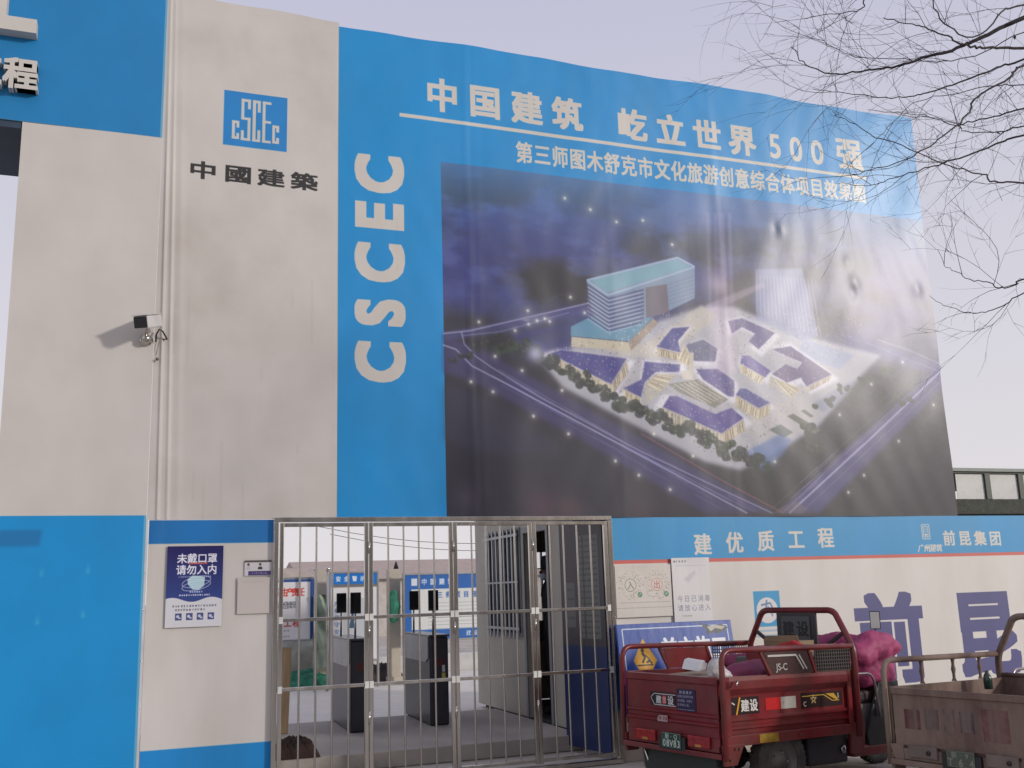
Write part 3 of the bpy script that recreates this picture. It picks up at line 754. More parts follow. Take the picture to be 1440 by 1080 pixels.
obj("wall_core", rel(MB().box(LX0 + .01, LX1, .0, .14, 0, 2.19), low), backing, low)

# ================================================================== stainless steel folding gate
gate = thing("steel_gate", "stainless steel barred gate with four leaves closing the entrance", "gate", (2.65, 0, 0))
GY = -.045
fr = MB().box(1.088, 4.20, GY - .025, GY + .025, 2.172, 2.212)
obj("top_beam", rel(fr, gate), STEEL, gate, .004)
obj("sill_beam", rel(MB().box(1.088, 4.20, GY - .03, GY + .03, .006, .045), gate), STEEL, gate, .004)
obj("gate_post", rel(MB().box(1.088, 1.128, GY - .025, GY + .025, .046, 2.171), gate), STEEL, gate, .004)
obj("gate_post", rel(MB().box(4.158, 4.20, GY - .025, GY + .025, .046, 2.171), gate), STEEL, gate, .004)
lw = (4.153 - 1.133) / 4
stile = bar = toprail = midrail = None
for L_ in range(4):
    x0 = 1.133 + L_ * lw + .003; x1 = x0 + lw - .006
    leaf = bpy.data.objects.new("gate_leaf", None); SC.collection.objects.link(leaf); leaf.parent = gate
    leaf.location = (x0 - 2.65, GY + (.0 if L_ % 2 else -.004), 0)
    wv = x1 - x0
    if stile is None:
        stile = obj("stile", MB().box(0, .034, -.017, .017, .06, 2.165), STEEL, leaf, .004)
        toprail = obj("rail", MB().box(.035, wv - .035, -.015, .015, 0, .032), STEEL, leaf, .003, loc=(0, 0, 2.132))
        midrail = obj("rail", MB().box(.035, wv - .035, -.012, .012, 0, .028), STEEL, leaf, .003, loc=(0, 0, 1.355))
        for zz_ in (.805, .075): again(midrail, leaf, (0, 0, zz_))
        bar = obj("bar", MB().tube([(0, 0, .104), (0, 0, 2.131)], .0085, 8, False), STEEL, leaf, loc=(0, 0, 0))
        first = True
    else:
        again(stile, leaf, (0, 0, 0)); again(toprail, leaf, (0, 0, 2.132)); first = False
        for zz_ in (1.355, .805, .075): again(midrail, leaf, (0, 0, zz_))
    again(stile, leaf, (wv - .034, 0, 0))
    for b_ in range(4):
        xb = .034 + (wv - .068) * (b_ + 1) / 5
        if first and b_ == 0: bar.location = (xb, 0, 0)
        else: again(bar, leaf, (xb, 0, 0))
# hinges and weld plates where the leaves meet
WELD = M("bright_weld", (.66, .65, .61), .5, .2, var=.1)
hp = None; wp_ = None
for L_ in range(1, 4):
    xm = 1.133 + L_ * lw - 2.65
    for zz_ in (1.95, 1.25, .55):
        if hp is None: hp = obj("hinge", MB().tube([(0, 0, -.05), (0, 0, .05)], .009, 8), STEEL, gate, loc=(xm, GY - .024, zz_))
        else: again(hp, gate, (xm, GY - .024, zz_))
for L_ in range(5):
    for zz_ in (1.369, .819):
        for sd in (-1, 1):
            if (L_ == 0 and sd < 0) or (L_ == 4 and sd > 0): continue
            p = (1.133 + L_ * lw - 2.65 + sd * .02 - .005, GY - .0245, zz_)
            if wp_ is None: wp_ = obj("weld_plate", MB().box(-.012, .022, -.0015, .0015, -.028, .028), WELD, gate, .001, loc=p)
            else: again(wp_, gate, p)

# ================================================================== inside: cabin, turnstiles, boards
cab = thing("guard_cabin", "grey guard cabin with barred window and open dark doorway behind the gate", "cabin", (4.25, 2.6, .1))
X0, X1, Y0, Y1, ZT = 4.25, 6.6, .95, 4.2, 2.75
wall_mb = MB()
for (ya, yb, za, zb) in [(.95, 1.68, .15, ZT), (2.36, 2.52, .15, ZT), (3.72, 4.2, .15, ZT), (1.68, 2.36, 2.20, ZT), (2.52, 3.72, .15, 1.04), (2.52, 3.72, 2.27, ZT)]:
    wall_mb.box(X0, X0 + .07, ya, yb, za, zb)
obj("wall", rel(wall_mb, cab), GREY_PANEL, cab)
obj("wall", rel(MB().box(X0 + .071, X1, .95, 1.02, .15, ZT), cab), GREY_PANEL, cab)
bw = MB().box(X0 + .071, 4.98, Y1 - .07, Y1, .15, ZT).box(5.5, X1, Y1 - .07, Y1, .15, ZT).box(4.98, 5.5, Y1 - .07, Y1, .15, 1.15).box(4.98, 5.5, Y1 - .07, Y1, 2.05, ZT)
obj("wall", rel(bw, cab), GREY_PANEL, cab)
obj("wall", rel(MB().box(X1 - .07, X1, 1.021, Y1 - .071, .15, ZT), cab), GREY_PANEL, cab)
obj("roof", rel(MB().box(X0 - .06, X1 + .05, .9, 4.25, ZT + .001, ZT + .08), cab), WHITE_METAL, cab)
obj("floor", rel(MB().box(X0 + .071, X1 - .071, 1.021, Y1 - .071, .02, .14), cab), M("cabin_floor", (.05, .045, .05), .7), cab)
GLASS = M("dark_cabin_glass", (.045, .06, .065), .12, 0, var=.2)
CL = bpy.data.materials.new("clear_pane"); CL.use_nodes = True
CL.node_tree.nodes["Principled BSDF"].inputs["Transmission Weight"].default_value = 1.0
CL.node_tree.nodes["Principled BSDF"].inputs["Roughness"].default_value = .02
CL.node_tree.nodes["Principled BSDF"].inputs["IOR"].default_value = 1.02
wf = obj("window", rel(MB().box(X0 - .012, X0 + .03, 2.50, 2.535, 1.03, 2.28).box(X0 - .012, X0 + .03, 3.705, 3.74, 1.03, 2.28).box(X0 - .011, X0 + .03, 2.536, 3.704, 2.25, 2.282).box(X0 - .011, X0 + .03, 2.536, 3.704, 1.03, 1.06)
    .box(X0 - .008, X0 + .029, 3.10, 3.13, 1.061, 2.249), cab), M("window_frame_grey", (.26, .26, .26), .4), cab)
obj("pane", rel(MB().box(X0 + .031, X0 + .037, 2.53, 3.71, 1.05, 2.26), cab), GLASS, wf)
sb = None
for i in range(9):
    p = (-.035, 2.57 + i * .14 - 2.6, 0)
    if sb is None:
        sb = obj("window_bar", MB().box(-.008, .008, -.022, .022, 1.0 - .1, 2.2 - .02), M("white_window_bar", (.40, .41, .42), .4, .3), wf, .003, loc=p)
    else: again(sb, wf, p)
obj("window_bar_rail", rel(MB().box(X0 - .050, X0 - .046, 2.5, 3.76, 1.64, 1.66).box(X0 - .050, X0 - .046, 2.5, 3.76, 1.10, 1.13).box(X0 - .050, X0 - .046, 2.5, 3.76, 2.18, 2.21), cab), M("white_window_bar", (0, 0, 0)), wf)
dj = obj("door_frame", rel(MB().box(X0 - .02, X0 - .001, 1.62, 1.68, .15, 2.26).box(X0 - .02, X0 - .001, 2.36, 2.42, .15, 2.26).box(X0 - .02, X0 - .001, 1.68, 2.36, 2.20, 2.26), cab), M("door_frame_grey", (.22, .22, .22), .4), cab)
obj("back_window_frame", rel(MB().box(4.95, 4.98, Y1 - .08, Y1 + .01, 1.12, 2.08).box(5.16, 5.18, Y1 - .06, Y1 - .02, 1.15, 2.05).box(5.5, 5.53, Y1 - .08, Y1 + .01, 1.12, 2.08), cab), WHITE_METAL, cab)
obj("pane", rel(MB().box(4.981, 5.499, Y1 - .03, Y1 - .025, 1.151, 2.049), cab), CL, cab)

Abd = Art(0, .78, 0, 2.15, 260, (26, 44, 92))
Abd.rect(0, .95, .78, 2.15, (62, 58, 66)); Abd.rect(.10, 1.12, .26, 1.55, (96, 96, 96)); Abd.rect(.34, 1.02, .70, 2.0, (104, 106, 106))
Abd.rect(.42, .95, .45, 2.12, (70, 66, 66))
for i in range(17):
    Abd.smallprint(.37, .68, 1.95 - i * .055, .022, (40, 40, 44), .9, i)
for i in range(4): Abd.smallprint(.12, .24, 1.48 - i * .09, .03, (50, 50, 54), .8, 40 + i)
bd = obj("notice_board", MB().box(0, .78, -.012, .012, 0, 2.15), M_print("notice_print", Abd.image("notice_print"), rough=.35, dirt=.1), uv=(0, 2, 0, .78, 0, 2.15))
bd.location = (4.06, .86, .06); bd.rotation_euler = (0, 0, math.atan2(-.77, .11))
tag(bd, "dark blue upright board with grey paper lists behind the right gate leaf", "notice board")

def turnstile(label, x, y):
    t = thing("turnstile", label, "turnstile", (x, y, .15), (0, 0, rad(-1.5)), "face-scan turnstiles behind the gate")
    body = M("turnstile_black", (.045, .045, .055), .32, .3, var=.2, bump=.02); grey = M("turnstile_grey", (.34, .35, .36), .35, .4)
    obj("body", MB().box(0, .21, 0, 1.22, 0, .93), body, t, .02)
    obj("side_cover", MB().prism([(.18, .66), (.93, .66), (1.20, .66), (1.20, .935), (.05, .935), (.05, .70)], 'x', -.012, -.001), grey, t)
    obj("top_plate", MB().box(-.01, .22, -.01, 1.23, .931, .955), M("turnstile_top", (.10, .10, .11), .25, .6), t, .006)
    for yy in (.12, 1.05):
        term = obj("face_terminal", MB().box(.02, .135, yy - .012, yy + .016, 1.21, 1.435), DARK, t, .008)
        obj("screen", MB().box(.028, .127, yy - .0145, yy - .0125, 1.235, 1.42), M("terminal_screen", (.01, .01, .012), .08), term)
        obj("terminal_pole", MB().tube([(.078, yy + .03, .955), (.078, yy + .03, 1.25)], .012, 8), STEEL, term)
    obj("indicator", MB().box(.06, .15, -.004, -.0005, .62, .70), M("indicator_red", (.10, .02, .02), .3), t)
    return t
tA = turnstile("dark turnstile with two face scanners seen between the first two gate leaves", 2.185, 2.22)
tB = turnstile("dark turnstile with small yellow tag seen through the second gate leaf", 3.07, 2.28)
obj("yellow_tag", MB().box(.13, .17, -.006, -.002, .49, .55), M("tag_yellow", (.55, .45, .08), .5), tB)
obj("white_tag", MB().box(.135, .165, -.006, -.002, .56, .63), M("tag_white", (.6, .6, .6), .5), tB)

# bulletin boards
def board(label, y, px, top, bot, draw, ppm=110, frame=None, zh=None):
    a, b = at_y(px[0], top, y), at_y(px[1], bot, y)
    x0, x1, z1, z0 = a.x, b.x, a.z, b.z
    t = thing("bulletin_board", label, "bulletin board", ((x0 + x1) / 2, y, .1), group="bulletin boards in the yard")
    A = Art(x0, x1, z0, z1, ppm, (228, 226, 226)); draw(A, x0, x1, z0, z1)
    cx = (x0 + x1) / 2
    obj("board_face", MB().box(x0 - cx, x1 - cx, -.03, .0, z0 - .1, z1 - .1), M_print("board_print", A.image("board_print"), rough=.4, dirt=.03), t, uv=(0, 2, x0 - cx, x1 - cx, z0 - .1, z1 - .1))
    fm = frame or M("board_frame_steel", (.45, .45, .45), .35, .8)
    for sx in (x0 - cx - .03, x1 - cx):
        obj("post", MB().box(sx, sx + .03, -.04, .02, .0, z1 - .06), fm, t, .003)
    obj("frame_rail", MB().box(x0 - cx, x1 - cx, -.041, .01, z1 - .1, z1 - .07), fm, t, .003)
    obj("frame_rail", MB().box(x0 - cx, x1 - cx, -.041, .01, z0 - .13, z0 - .1), fm, t, .003)
    return t
def d1(A, x0, x1, z0, z1):
    w = x1 - x0
    A.rect(x1 - .07, z0, x1, z1, (52, 84, 150)); A.rect(x0, z1 - .04, x1, z1, (52, 84, 150))
    A.row("安全生产责任", x0 + w * .35, x1 - .22, z1 - .20, .13, .14, (206, 60, 50), .02); A.row("质量安全管理", x0 + w * .38, x1 - .34, z1 - .40, .11, .12, (90, 90, 96), .01)
    A.row("工程", x1 - .42, x1 - .28, z1 - .68, .13, .14, (196, 70, 70), .02)
    for i in range(5): A.smallprint(x0 + .1, x1 - .4, z1 - .8 - i * .09, .03, (130, 130, 140), .6, i)
def d2(A, x0, x1, z0, z1):
    A.rect(x0, z1 - .17, x1, z1, (20, 118, 205)); A.row("安全警示牌", x0 + .12, x1 - .10, z1 - .085, .085, .09, (236, 238, 244), .03)
    A.rect(x0, z1 - .22, x1, z1 - .17, (120, 116, 116))
    for i, ch in enumerate("严格遵守安全规程"): A.char(ch, x0 + .10, z1 - .48 - i * .11, .085, .085, (96, 128, 190), .02)
    for i, ch in enumerate("确保文明施工质量"): A.char(ch, x1 - .10, z1 - .48 - i * .11, .085, .085, (60, 110, 180), .02)
    A.rect(x0 + .2, z0 + .2, x1 - .2, z1 - .4, (196, 200, 204)); A.poly([(x0 + .3, z0 + .5), (x0 + .4, z0 + .5), (x0 + .36, z0 + .85)], (60, 90, 120))
def d3(A, x0, x1, z0, z1):
    A.rect(x0, z0, x1, z1, (44, 104, 180)); A.rect(x0 + .12, z0 + .16, x1 - .03, z1 - .24, (222, 224, 220))
    A.rect(x0 + .12, z1 - .18, x0 + .22, z1 - .06, (220, 226, 236)); A.row("中国建筑", x0 + .34, x0 + .80, z1 - .12, .10, .11, (226, 232, 240), .02)
    A.row("第三师项目部公示", x0 + .45, x1 - .25, z1 - .34, .10, .11, (70, 110, 176), .02)
    for i in range(15): A.rect(x0 + .4, z1 - .47 - i * .06, x1 - .1, z1 - .465 - i * .06, (110, 116, 120), .8)
    A.row("建设优质工程", x0 + 1.1, x1 - .1, z0 + .08, .09, .09, (220, 228, 240), .02)
board("white bulletin board with red characters, leftmost behind the gate", 8.0, (352, 441), 816, 898, d1)
board("white bulletin board under a bright blue header strip, middle one behind the gate", 8.0, (465, 530), 807, 926, d2)
board("wide blue-framed bulletin board with small print beside the guard cabin", 8.0, (568, 712), 809, 894, d3)

CREAM_M = M("cream_render", (.50, .45, .36), .85, var=.08, bump=.1)
def pillar(label, pxl, pxr, top, y, name="gate_pillar"):
    a, b = at_y(pxl, top, y), at_y(pxr, top, y)
    t = thing(name, label, "pillar", ((a.x + b.x) / 2, y, .1), group="cream posts in the yard")
    w = (b.x - a.x) / 2
    obj("shaft", MB().box(-w, w, -w, w, 0, a.z - .1), CREAM_M, t, .01)
    obj("base", MB().box(-w - .03, w + .03, -w - .03, w + .03, 0, .12), CREAM_M, t, .01)
    return t
pillar("cream post with dark pointed lamp, between two bulletin boards", 545, 561, 801, 8.3)
pillar("cream post between two silver poles left of the turnstiles", 444, 459, 802, 8.5)
p_ = at_y(557, 800, 8.3)
obj("garden_lamp", MB().lathe([(.0, .13), (.02, .10), (.045, .0), (0, 0)], (0, 0, 0), 'z', 10), DARK).location = (p_.x, 8.3, p_.z)
tag(bpy.data.objects["garden_lamp"], "small dark pointed lamp on top of a cream post", "lamp")
for i, (px, lab) in enumerate([(444, "silver pole with ball top, left of the two behind the first leaf"), (461, "silver pole with ball top, right of the two behind the first leaf")]):
    b_ = at_y(px, 801, 7.7)
    t = thing("steel_pole", lab, "pole", (b_.x, 7.7, .1), group="silver poles in the yard")
    obj("shaft", MB().tube([(0, 0, 0), (0, 0, b_.z - .12)], .022, 10), STEEL, t)
    obj("ball_top", MB().ball((0, 0, b_.z - .09), .04), STEEL, t)

def drape(name, mat, cx, cy, w, d, h, seed, label, cat, z0=.1):
    g2 = np.random.default_rng(seed); n = 26; mb = MB(); nz = value_noise(n + 1, n + 1, 6, 4, seed)
    for j in range(n + 1):
        for i in range(n + 1):
            u, v = i / n * 2 - 1, j / n * 2 - 1
            e_ = max(0, 1 - abs(u) ** 3) * max(0, 1 - abs(v) ** 3)
            mb.v.append((u * w / 2 * (1 + .1 * nz[j, i]), v * d / 2, h * e_ * (.35 + 1.0 * nz[j, i]) + .03 * math.sin(i * 2.1 + j)*e_))
    for j in range(n):
        for i in range(n):
            a = j * (n + 1) + i; mb.f.append((a, a + 1, a + n + 2, a + n + 1)); mb.sm.append(True)
    o = obj(name, mb, mat); o.location = (cx, cy, z0); tag(o, label, cat); return o
GREEN = M("green_net", (.03, .20, .12), .8, var=.4, scale=12, bump=.4, bscale=25)
TARP = M("pale_tarp", (.34, .35, .30), .6, var=.35, scale=6, bump=.5, bscale=9, dirt=(.12, .13, .10), dirt_amt=.3)
a = at_y(425, 940, 9.2); drape("covered_pile", TARP, a.x, 9.2, 1.7, 1.2, .85, 4, "pile of materials under crumpled pale tarpaulin left of the turnstiles", "pile")
a = at_y(425, 955, 8.9); drape("green_net_heap", GREEN, a.x, 8.4, 1.0, .6, .26, 9, "heap of green debris netting at the foot of the covered pile", "netting")
a = at_y(440, 940, 7.9); b = at_y(463, 836, 7.9)
tt = obj("hanging_tarp", sheet(0, b.x - a.x, 0, b.z - a.z, .02, 0, lambda x, z: .05 * np.sin((x * .9 + z * .55) * 22) * (.4 + z) + .03 * np.sin(x * 40 + z * 9), th=.004), M("green_tarp", (.34, .42, .32), .5, var=.35, scale=5, bump=.4, bscale=12))
tt.location = (a.x, 7.9, a.z); tag(tt, "pale green tarpaulin hanging in diagonal folds between the two silver poles", "tarpaulin")
a = at_y(553, 850, 8.1); nb_ = obj("net_bundle", MB().ball((0, 0, 0), .13, 12, 10, (.8, .6, 2.0)), GREEN); nb_.location = (a.x, 8.08, a.z - .04); tag(nb_, "green netting bundle tied to the cream post", "netting")
dm = nb_.modifiers.new("crumple", 'DISPLACE'); tx = bpy.data.textures.new("crumple", 'CLOUDS'); tx.noise_scale = .12; dm.texture = tx; dm.strength = .09
a = at_y(536, 930, 8.8); drape("scrap_pile", M("scrap_brown", (.07, .05, .045), .8, var=.5, bump=.5, bscale=20), a.x, 8.6, .7, .6, .35, 17, "small dark scrap pile under the middle bulletin board", "pile")
WOOD = M("brown_wood", (.20, .13, .07), .6, var=.25, scale=4, stretch=(6, 6, .6), bump=.1)
wd_ = obj("timber_board", MB().box(-.05, .05, -.02, .02, 0, .88), WOOD, bevel=.004); a = at_y(398, 1018, 2.6); wd_.location = (a.x, 2.6, .152); wd_.rotation_euler = (0, rad(2), .2)
tag(wd_, "brown timber board standing upright inside the gate at its left post", "board")
mt_ = drape("door_mat_heap", M("dark_brown_cloth", (.035, .018, .014), .95, var=.4, bump=.5, bscale=30), 1.42, .98, .42, .34, .17, 31, "crumpled dark brown mat on the platform edge at the left gate post", "mat", .15)
kerb = obj("kerb_block", MB().box(2.0, 8.6, 10.3, 10.5, .1, .42), M("white_kerb", (.55, .54, .52), .8), bevel=.01, kind="structure")

# far buildings
hs = thing("site_house", "pale single-storey house with small dark windows far behind the first leaf", "house", (8.3, 24, 0))
a = at_y(360, 795, 24); b = at_y(432, 820, 24); hs.location = ((a.x + b.x) / 2, 24, 0); hw = (b.x - a.x) / 2
obj("wall", MB().box(-hw, hw, 0, 4, 0, 2.15), M("pale_far_wall", (.55, .53, .5), .8), hs)
rf = obj("roof", MB().prism([(-hw - .2, 2.15), (hw + .3, 2.15), (hw - .4, 2.45), (-hw - .2, 2.48)], 'y', -.2, 4.2), M("far_roof", (.42, .37, .34), .8), hs)
for px in (398, 410):
    c = at_y(px, 806, 24); obj("window", MB().box(c.x - hs.location.x - .13, c.x - hs.location.x + .13, -.02, .0, c.z - .2, c.z + .15), M("far_glass", (.12, .13, .14), .2), hs)
sh = thing("long_shed", "long low shed with reddish roof far behind the second and third leaves", "shed", (14, 30, 0))
a = at_y(430, 804, 30); b = at_y(760, 788, 30)
obj("wall", MB().box(a.x - 14, b.x - 14, 0, 6, 0, 2.15), M("pale_shed_wall", (.5, .46, .42), .8), sh)
obj("roof", MB().prism([(-.3, 2.15), (6.3, 2.15), (3, 2.95)], 'x', a.x - 14 - .2, b.x - 14 + .2), M("reddish_roof", (.44, .35, .31), .8, var=.1), sh)
for i, (z_, lab) in enumerate(((3.15, "upper thin cable sagging across the sky behind the gate"), (2.95, "lower thin cable sagging across the sky behind the gate"))):
    w_ = obj("overhead_cable", MB().tube([(4.5 + i * .3 + t * .9, 18, z_ + .02 * (t - 5) ** 2 - .3) for t in range(11)], .008, 5), WIRE); tag(w_, lab, "cable", "cables over the yard")

bl = thing("glazed_building", "row of pale panes in dark frames above the low wall at the right", "building", (15, 6.0, 0))
z = 3.505
obj("wall", MB().box(-1.2, 6, 0.05, 3.5, 0, 2.69), M("olive_render", (.05, .055, .04), .8, var=.3, bump=.3), bl)
obj("parapet", MB().box(-1.2, 6, -.04, .04, 2.69, 2.955), M("dark_olive_board", (.035, .04, .028), .7, var=.4, scale=14, bump=.5, bscale=30), bl)
obj("roof_edge", MB().box(-1.25, 6.1, -.08, 3.5, 3.47, 3.53), M("grey_green_eave", (.26, .28, .25), .6), bl)
pm = M("frosted_pane", (.60, .60, .58), .25, var=.15, scale=3, dirt=(.25, .26, .22), dirt_amt=.2)
pane = None
for i in range(5):
    xx = -.72 + i * .82 - .75 * 0
    if pane is None: pane = obj("pane", MB().box(0, .66, .02, .03, 2.96, 3.43), pm, bl, loc=(xx, 0, 0))
    else: again(pane, bl, (xx, 0, 0))
    obj("mullion", MB().box(xx + .662, xx + .79, -.02, .06, 2.957, 3.468), M("dark_green_frame", (.05, .06, .045), .5), bl, .005)
obj("head_rail", MB().box(-1.2, 6, -.03, .05, 3.44, 3.469), M("dark_green_frame", (0, 0, 0)), bl)

# ================================================================== the guard in the doorway
def skin(name, verts, edges, radii, mat, parent, sub=2):
    me = bpy.data.meshes.new(name); me.from_pydata(verts, edges, []); me.materials.append(mat)
    o = bpy.data.objects.new(name, me); SC.collection.objects.link(o); o.parent = parent
    sk = o.modifiers.new("skin", 'SKIN'); sk.use_smooth_shade = True
    for i, r in enumerate(radii):
        me.skin_vertices[0].data[i].radius = (r, r) if not isinstance(r, tuple) else r
    me.skin_vertices[0].data[0].use_root = True
    ss = o.modifiers.new("sub", 'SUBSURF'); ss.levels = ss.render_levels = sub
    return o
per = thing("person", "person in black coat and peaked cap standing in the dark cabin doorway", "person", (4.56, 2.28, .15), (0, 0, rad(180)))
COAT = M("black_coat", (.010, .010, .013), .85, bump=.2)
V = [(0, 0, .92), (0, 0, 1.12), (0, 0, 1.32), (.01, 0, 1.44), (.03, 0, 1.52), (.05, 0, 1.62), (.045, 0, 1.70),
     (0, .17, 1.38), (-.02, .23, 1.12), (.06, .22, .90), (.10, .22, .82), (0, -.17, 1.38), (-.02, -.23, 1.12), (.06, -.22, .90), (.10, -.22, .82),
     (0, .09, .86), (.01, .10, .48), (0, .10, .09), (.14, .11, .04), (0, -.09, .86), (.01, -.10, .48), (0, -.10, .09), (.14, -.11, .04)]
E_ = [(0, 1), (1, 2), (2, 3), (3, 4), (4, 5), (5, 6), (3, 7), (7, 8), (8, 9), (9, 10), (3, 11), (11, 12), (12, 13), (13, 14), (0, 15), (15, 16), (16, 17), (17, 18), (0, 19), (19, 20), (20, 21), (21, 22)]
Rr = [(.16, .14), (.15, .12), (.17, .13), (.10, .08), .055, .088, .085, .075, .055, .042, .035, .075, .055, .042, .035, .10, .075, .05, .04, .10, .075, .05, .04]
bodyo = skin("body", V, E_, Rr, COAT, per)
SKIN = M("skin_tone", (.12, .075, .055), .6)
obj("face", MB().ball((.075, 0, 1.60), .078, 14, 10, (.95, .85, 1.25)).ball((.155, 0, 1.595), .018, 8, 6, (1.1, .8, 1.3)), SKIN, per)
obj("mask", MB().ball((.10, 0, 1.555), .066, 12, 8, (1, .9, .8)), M("blue_mask", (.35, .42, .5), .8), per)
obj("cap", MB().lathe([(.105, 1.64), (.112, 1.68), (.108, 1.74), (.085, 1.785), (0, 1.80)], (.035, 0, 0), 'z', 18).prism([(.10, -.075), (.20, -.05), (.215, 0), (.20, .05), (.10, .075)], 'z', 1.635, 1.645), COAT, per)
obj("collar", MB().lathe([(.10, 1.40), (.095, 1.47), (.075, 1.50)], (.01, 0, 0), 'z', 14), COAT, per)

# ================================================================== things fixed to the walls
def sheet_notice(name, label, cat, px0, px1, A, y=-.034, th=.004, curl=0.0, tilt=0.0, rough=.5, mat=None):
    x0, x1, z0, z1 = A.x0, A.x1, A.z0, A.z1
    mb = sheet(0, x1 - x0, 0, z1 - z0, .03, 0, lambda x, z: curl * (np.sin(x * 9 + z * 5) * .5 + .5) + curl * 1.5 * np.clip((z - (z1 - z0) + .08) / .08, 0, 1) ** 2 * np.clip(np.sin(x * 7), 0, 1), th=th)
    o = obj(name, mb, mat or M_print(name + "_print", A.image(name + "_art"), rough=rough, dirt=.04, bump=.1, bscale=9), uv=(0, 2, 0, x1 - x0, 0, z1 - z0))
    o.location = (x0, y, z0); o.rotation_euler = (0, tilt, 0)
    return tag(o, label, cat)
# mask notice
A = Art(.252, .686, 1.345, 1.985, 420, (38, 38, 104))
gz = np.linspace(0, 1, A.h)[:, None, None]
A.im[:] = (np.array((62, 92, 158), np.float32) * (1 - gz) + np.array((36, 32, 92), np.float32) * gz) / 255
x0, x1, z0, z1 = A.x0, A.x1, A.z0, A.z1
A.poly([(x0, z0), (x1, z0), (x1, z0 + .25)] + [(x0 + (x1 - x0) * (1 - i / 20), z0 + .215 + .018 * math.sin((1 - i / 20) * 9 + .6)) for i in range(21)], (214, 214, 218))
A.row("未戴口罩", x0 + .115, x1 - .085, z1 - .098, .080, .082, (232, 232, 240), .024)
A.row("请勿入内", x0 + .11, x1 - .085, z1 - .188, .080, .082, (232, 232, 240), .024)
A.rect(x0 + .17, z1 - .145, x0 + .31, z1 - .13, (214, 110, 90), .8)
A.smallprint(x0 + .09, x1 - .08, z1 - .245, .014, (190, 196, 220), .7, 3)
mkx, mkz = x0 + .23, z0 + .345
A.poly([(mkx - .07, mkz + .03), (mkx - .03, mkz + .06), (mkx + .03, mkz + .055), (mkx + .065, mkz + .045), (mkx + .06, mkz - .02), (mkx + .02, mkz - .055), (mkx - .03, mkz - .05), (mkx - .065, mkz - .01)], (186, 216, 224))
for i in range(5): A.line([(mkx - .06, mkz + .035 - i * .018), (mkx + .06, mkz + .04 - i * .018)], .003, (150, 186, 204), .7)
for dz in (.01, -.02): A.line([(mkx + .11 * math.cos(t * .3 + dz * 9), mkz + dz + .04 * math.sin(t * .3 + dz * 9) + .02 * math.cos(t * .3)) for t in range(22)], .005, (206, 216, 236), .8)
A.smallprint(x0 + .18, x1 - .15, z0 + .275, .016, (210, 220, 240), .8, 6); A.smallprint(x0 + .10, x1 - .09, z0 + .250, .016, (220, 226, 240), .9, 7)
A.smallprint(x0 + .05, x1 - .05, z0 + .165, .020, (90, 90, 110), .8, 8); A.smallprint(x0 + .07, x1 - .13, z0 + .135, .020, (90, 90, 110), .8, 9)
for i in range(4):
    xx = x0 + .075 + i * .083
    A.rect(xx, z0 + .055, xx + .05, z0 + .11, (76, 80, 130)); A.disc(xx + .02, z0 + .085, .012, (200, 206, 220)); A.rect(xx + .026, z0 + .066, xx + .043, z0 + .078, (190, 196, 214))
sheet_notice("mask_notice", "dark blue and white face mask notice on the cream panel left of the gate", "notice", 0, 0, A, rough=.3, curl=.004)
# small staff card
A = Art(.858, 1.074, 1.737, 1.862, 500, (206, 202, 204)); x0, x1, z0, z1 = A.x0, A.x1, A.z0, A.z1
A.rect(x0, z1 - .018, x1, z1, (84, 80, 78)); A.rect(x0 + .03, z0 + .003, x1 - .004, z0 + .037, (66, 52, 108)); A.smallprint(x0 + .06, x1 - .03, z0 + .02, .014, (150, 140, 180), .8, 2)
for xx, c in ((x0 + .03, (190, 186, 190)), (x0 + .125, (50, 50, 56))):
    A.disc(xx, z0 + .085, .011, (196, 176, 166)); A.disc(xx, z0 + .091, .010, (60, 56, 60)); A.poly([(xx - .02, z0 + .05), (xx + .02, z0 + .05), (xx + .014, z0 + .072), (xx - .014, z0 + .072)], c)
sheet_notice("staff_card", "small card with two portraits and a purple strip, above the blank sheet beside the gate", "card", 0, 0, A)
# sheet (its square code left out)
A = Art(.802, 1.062, 1.432, 1.722, 300, (204, 196, 190)); x0, x1, z0, z1 = A.x0, A.x1, A.z0, A.z1
A.rect(x0 + .0, z0, x0 + .004, z1 - .02, (120, 112, 106), .7); A.smallprint(x0 + .05, x1 - .05, z1 - .035, .010, (180, 172, 166), .6, 1)
sheet_notice("plastic_sleeve", "blank off-white sheet in a wrinkled plastic sleeve under the staff card", "sheet", 0, 0, A, curl=.006, rough=.25)
# entry / exit sheet
A = Art(4.225, 4.812, 1.27, 1.752, 420, (214, 208, 198)); x0, x1, z0, z1 = A.x0, A.x1, A.z0, A.z1
for cx, ch, c, c2 in ((x0 + .155, "入", (96, 104, 92), (110, 116, 104)), (x0 + .435, "出", (196, 92, 84), (206, 120, 110))):
    cz = z1 - .185
    A.ring(cx, cz, .058, .005, c2); A.char(ch, cx, cz, .075, .08, c, .0)
    A.disc(cx + .095, cz - .09, .026, (110, 150, 120)); A.line([(cx + .085, cz - .10), (cx + .105, cz - .075)], .006, (220, 226, 220))
    ang = np.random.default_rng(int(cx * 100))
    for i in range(150):      # loose radiating flecks around each ring, decoration only
        t, r = ang.uniform(0, 6.28), ang.uniform(.072, .135); l_ = ang.uniform(.004, .012)
        A.line([(cx + r * math.cos(t), cz + r * math.sin(t)), (cx + (r + l_) * math.cos(t), cz + (r + l_) * math.sin(t))], .004, [(120, 116, 112), (170, 130, 124), (104, 108, 104)][i % 3], .8)
A.rect(x0, z0 + .085, x1, z0 + .09, (178, 172, 164)); A.rect(x0 + .04, z0 + .135, x1 - .02, z0 + .138, (150, 146, 140)); A.rect(x0, z0 + .0, x1, z0 + .004, (150, 146, 140))
